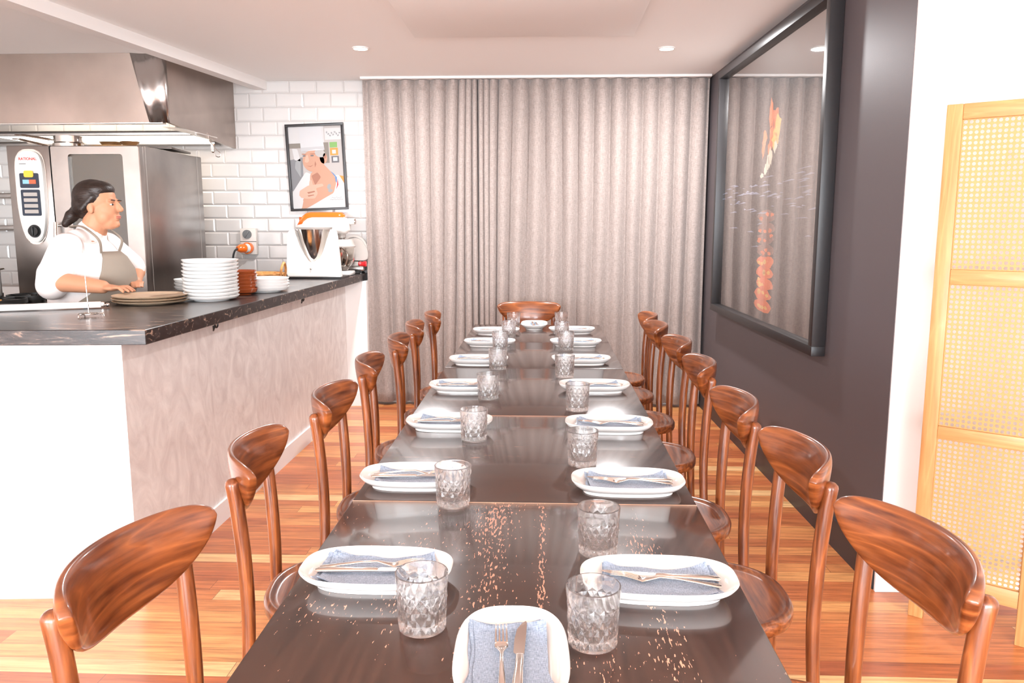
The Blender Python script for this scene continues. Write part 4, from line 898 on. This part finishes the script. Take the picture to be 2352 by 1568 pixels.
for side, ys, xs, rot, rr in (('left', LY, LXo, -PI/2, LR), ('right', RYs, RXo, PI/2, RR)):
    for k, y in enumerate(ys):
        lb = 'brown bentwood chair %s along the %s side of the long table' % (ordn[k], side)
        if first: ch.location = (xs[k], y, 0); ch.rotation_euler = (0, 0, rot+rr[k]); tag(ch, lb, 'chair', 'bentwood chairs around the long table'); first = False
        else: dup(ch, (xs[k], y, 0), rot+rr[k], lb, 'bentwood chairs around the long table')
dup(ch, (-.105, 5.285, 0), PI, 'brown bentwood chair alone at the far head of the table before the curtain', 'bentwood chairs around the long table')

# ------------------------------------------------------------------ place settings (local x = long axis)
A0, B0 = .137, .083
def make_plate(label, A=A0, B=B0):
    bm = bmesh.new()
    spin(bm, [(.05, .003), (.034, .003), (.033, 0), (.029, 0), (.0285, .007), (.018, .011), (.006, .021), (.0005, .029), (0, .031), (.0015, .0325), (.004, .031), (.012, .020), (.026, .0125), (.04, .0105), (.06, .010)], 64, A=A, B=B, e=2.9)
    return tag(finish(bm, 'oblong_plate', M_PORC, angle=60), label, 'plate', 'white oblong plates on the table')
def make_napkin(label, seed):
    R = random.Random(seed); bm = bmesh.new()
    Lx, Ly = .100, .057
    for layer in range(3):
        rows = []
        nx, ny = 30, 16; sx = 1-.025*layer; ox, oy = (0, 0) if layer == 2 else (R.uniform(-.004, .006), R.uniform(-.006, .002)-.002*(2-layer))
        for j in range(ny+1):
            v = -1+2*j/ny; row = []
            for i in range(nx+1):
                u = -1+2*i/nx
                pin = 1-.07*math.cos(u*PI/2)*1.0
                x = u*Lx*sx*(1-.03*v*v)+ox+.006*noise.noise(Vector((v*1.5, seed, layer))); y = v*Ly*pin+oy+.004*noise.noise(Vector((u*1.8, seed+9, layer)))
                # rest on the plate's inner surface
                ax, ay = abs(x)/A0, abs(y)/B0; rr = (ax**2.9+ay**2.9)**(1/2.9)
                base = .0115+max(0, rr-.60)**1.5*.085
                z = base+.0022*layer+.0035*(.5+.5*noise.noise(Vector((u*2.2+seed, v*1.4, layer*.2))))*(abs(u)*.7+.3)+.004*max(0, abs(u)-.75)*4*(.5+.5*v)
                row.append((x, y, z))
            rows.append(row)
        top = rows; bot = [[(x, y, z-.0014) for x, y, z in r] for r in rows]
        Vt = [[bm.verts.new(p) for p in r] for r in top]; Vb = [[bm.verts.new(p) for p in r] for r in bot]
        for j in range(ny):
            for i in range(nx):
                bm.faces.new((Vt[j][i], Vt[j][i+1], Vt[j+1][i+1], Vt[j+1][i])); bm.faces.new((Vb[j][i], Vb[j+1][i], Vb[j+1][i+1], Vb[j][i+1]))
        per = [(0, i) for i in range(nx)]+[(j, nx) for j in range(ny)]+[(ny, i) for i in range(nx, 0, -1)]+[(j, 0) for j in range(ny, 0, -1)]
        for a, b in zip(per, per[1:]+per[:1]): bm.faces.new((Vt[a[0]][a[1]], Vb[a[0]][a[1]], Vb[b[0]][b[1]], Vt[b[0]][b[1]]))
    return tag(finish(bm, 'folded_napkin', M_LINEN, angle=60), label, 'napkin', 'blue grey linen napkins')
ZC = .0215   # cutlery rests on the folded napkin
def make_fork(label):
    # tines toward -x, handle toward +x; total ~.19
    bm = bmesh.new(); t = thing('dinner_fork', (0, 0, 0), 0, label, 'fork', 'steel forks')
    hp = [(-.048, 0, .004), (-.040, 0, .0015), (-.028, 0, .004), (-.01, 0, .009), (.02, 0, .009), (.06, 0, .006), (.088, 0, .0035), (.094, 0, .003)]
    sweep(bm, hp, [(.0012, .0098), (.0013, .0100), (.0014, .0065), (.0020, .0030), (.0020, .0031), (.0018, .0052), (.0016, .0072), (.0010, .004)], 12, e=2.6, side=(0, 0, 1), round_end=False)
    finish(bm, 'handle', M_CUTL, t, angle=60)
    bm = bmesh.new()
    for k in range(4):
        y = -.0082+.00547*k
        sweep(bm, [(-.046, y, .0035), (-.06, y, .0065), (-.075, y*.98, .0085), (-.092, y*.96, .0085), (-.096, y*.96, .0080)], [(.0011, .0018), (.0010, .0015), (.0009, .0013), (.0007, .0010), (.0003, .0004)], 8, side=(0, 0, 1))
    finish(bm, 'tines', M_CUTL, t, angle=60)
    return t
def make_knife(label):
    t = thing('dinner_knife', (0, 0, 0), 0, label, 'knife', 'steel knives')
    bm = bmesh.new(); sweep(bm, [(-.008, 0, .0035), (-.004, 0, .004), (.03, 0, .004), (.08, 0, .0045), (.1, 0, .004), (.104, 0, .004)], [(.002, .006), (.003, .0062), (.0033, .0062), (.0038, .0085), (.0032, .0080), (.0016, .004)], 14, e=2.5, side=(0, 0, 1)); finish(bm, 'handle', M_CUTL, t, angle=60)
    bm = bmesh.new(); rings = []
    for x, a, b in ((-.007, -.006, .006), (-.012, -.010, .006), (-.05, -.0105, .0065), (-.08, -.008, .0065), (-.098, -.001, .006), (-.103, .003, .0045)):
        rings.append([(x, b, .0047), (x, b, .0029), (x, (a+b)/2, .003), (x, a, .0036), (x, a, .0040), (x, (a+b)/2, .0046)])
    loft(bm, rings); finish(bm, 'blade', M_CUTL, t, angle=30)
    return t
Rp = [(.203, 1.325), (.205, 1.861), (.204, 2.423), (.196, 3.018), (.172, 3.625), (.168, 4.167), (.164, 4.665)]
Lp = [(-.299, 1.345), (-.315, 1.883), (-.297, 2.431), (-.306, 2.998), (-.300, 3.594), (-.287, 4.149), (-.28, 4.607)]
sets = []
for side, ps in (('right', Rp), ('left', Lp)):
    for k, (x, y) in enumerate(ps): sets.append((side, ordn[k], x, y, (0 if side == 'right' else PI)+rnd.uniform(-.03, .03), k))
sets.append(('near', '', -.044, 1.062, -PI/2+.03, 0)); sets.append(('far', '', -.061, 4.885, PI/2, 6))
P0 = K0 = F0 = None; NP = {}
for side, od, x, y, rz, k in sets:
    if side in ('left', 'right'): where = 'on the %s table side, %s' % (side, od)
    elif side == 'near': where = 'at the near end of the table, lengthwise'
    else: where = 'at the far end of the table, lengthwise'
    lp = 'white oblong plate '+where
    if P0 is None: P0 = make_plate(lp); pl = P0
    else: pl = P0.copy(); COL.objects.link(pl); pl['label'] = lp
    pl.location = (x, y, TZ+.0003); pl.rotation_euler = (0, 0, rz)
    sd = (sets.index((side, od, x, y, rz, k))) % 5
    ln = 'blue grey napkin '+where
    if sd not in NP: NP[sd] = nk = make_napkin(ln, sd)
    else: nk = NP[sd].copy(); COL.objects.link(nk); nk['label'] = ln
    nk.location = (x, y, TZ+.0003); nk.rotation_euler = (0, 0, rz+rnd.uniform(-.03, .03))
    c, s = math.cos(rz), math.sin(rz)
    mir = 1 if side == 'right' else -1
    def loc_(dx, dy): return (x+c*dx-s*dy, y+s*dx+c*dy, TZ+ZC)
    ky, fy_ = (.010, -.006) if side == 'right' else ((.012, -.010) if side == 'near' else (.008, -.010))
    lk = 'steel knife on the napkin '+where; lf = 'steel fork on the napkin '+where
    if K0 is None: K0 = kn = make_knife(lk); F0 = fk = make_fork(lf)
    else: kn = dup(K0, (0, 0, 0), 0, lk); fk = dup(F0, (0, 0, 0), 0, lf)
    kn.location = loc_(.005, ky); kn.rotation_euler = (0, 0, rz-(.10 if side == 'right' else .06 if side == 'near' else -.05)+rnd.uniform(-.03, .03))
    fk.location = loc_(.012, fy_-.004); fk.rotation_euler = (0, 0, rz+(-.14 if side == 'right' else .03 if side == 'near' else .12)+rnd.uniform(-.03, .03))

# ------------------------------------------------------------------ cut glass tumblers
def make_tumbler(label):
    """heavy-based tumbler; the lower outside is cut into a lattice of pointed diamonds, one facet per side"""
    bm = bmesh.new(); n2 = 32; Hh = .095; R0, R1 = .0385, .0425; NR = 5; z0, dz, g = .006, .0118, .0024
    rad = lambda z: R0+(R1-R0)*z/Hh
    def v(c, z, d=0): q = 2*PI*c/n2; r = rad(z)-d; return bm.verts.new((r*math.cos(q), r*math.sin(q), z))
    G = [[v(c, z0+dz*r, (g if (c+r) % 2 == 0 else 0)*(.6 if r == NR else 1)) for c in range(n2)] for r in range(NR+1)]
    F = lambda *a: bm.faces.new(a)
    for r in range(NR+1):
        for c in range(n2):
            if (c+r) % 2 == 0: continue
            o, e, w_ = G[r][c], G[r][(c+1) % n2], G[r][c-1]
            if r < NR: F(o, e, G[r+1][c]); F(o, G[r+1][c], w_)
            if r > 0: F(o, w_, G[r-1][c]); F(o, G[r-1][c], e)
    # leaf-shaped points above the lattice, then the plain band
    ap = {c: v(c, z0+dz*NR+.0175) for c in range(n2) if (c+NR) % 2}
    md_ = {c: v(c, z0+dz*NR+.006, .0016) for c in ap}
    for c in ap:
        o, e, w_ = G[NR][c], G[NR][(c+1) % n2], G[NR][c-1]; F(o, e, md_[c]); F(o, md_[c], w_); F(md_[c], e, ap[c]); F(md_[c], ap[c], w_)
    m = n2*2; ring = lambda r, z: [bm.verts.new((r*math.cos(2*PI*i/m), r*math.sin(2*PI*i/m), z)) for i in range(m)]
    Rt = ring(rad(.084), .084)
    lo = lambda c: ap.get(c % n2) or G[NR][c % n2]
    for c in range(n2):
        k = 2*c; F(lo(c), lo(c+1), Rt[(k+2) % m], Rt[k+1], Rt[k])
    prev = Rt
    for r, z in ((R1-.0002, .0935), (R1-.0008, Hh-.0004), (R1-.0018, Hh), (R1-.0027, Hh-.0006), (R1-.0031, Hh-.003), (R1-.0042, .06), (R0-.003, .03), (R0-.0045, .019), (R0-.010, .0155), (.012, .0145), (.002, .0145)):
        cur = ring(r, z)
        for i in range(m): F(prev[i], prev[(i+1) % m], cur[(i+1) % m], cur[i])
        prev = cur
    F(*prev)
    b1 = [v(c, .0015, .0012) for c in range(n2)]; b2 = [v(c, 0, .003) for c in range(n2)]; b3 = [v(c, .0018, .009) for c in range(n2)]
    for a, b in ((G[0], b1), (b1, b2), (b2, b3)):
        for c in range(n2): F(a[c], b[c], b[(c+1) % n2], a[(c+1) % n2])
    F(*b3[::-1])
    return tag(finish(bm, 'cut_glass_tumbler', M_GLASS, angle=14), label, 'glass', 'cut glass tumblers')
GL = [[-.192, 1.183], [-.207, 1.745], [-.208, 2.30], [-.205, 2.865], [-.204, 3.46], [-.225, 4.02], [-.2, 4.46], [-.189, 4.885]]
GR = [[.078, 1.147], [.109, 1.489], [.105, 2.066], [.117, 2.692], [.088, 3.291], [.113, 4.02], [.1, 4.437], [.107, 4.913]]
on8 = ['nearest the camera', 'second from the camera', 'third from the camera', 'fourth from the camera', 'fifth from the camera', 'sixth from the camera', 'seventh from the camera', 'farthest, by the end plate']
G0 = None
for side, gs in (('left', GL), ('right', GR)):
    for k, (x, y) in enumerate(gs):
        lb = 'clear cut glass tumbler in the %s row, %s' % (side, on8[k])
        if G0 is None: G0 = g_ = make_tumbler(lb)
        else: g_ = G0.copy(); COL.objects.link(g_); g_['label'] = lb
        g_.location = (x, y, TZ+.0004); g_.rotation_euler = (0, 0, rnd.uniform(0, 6))
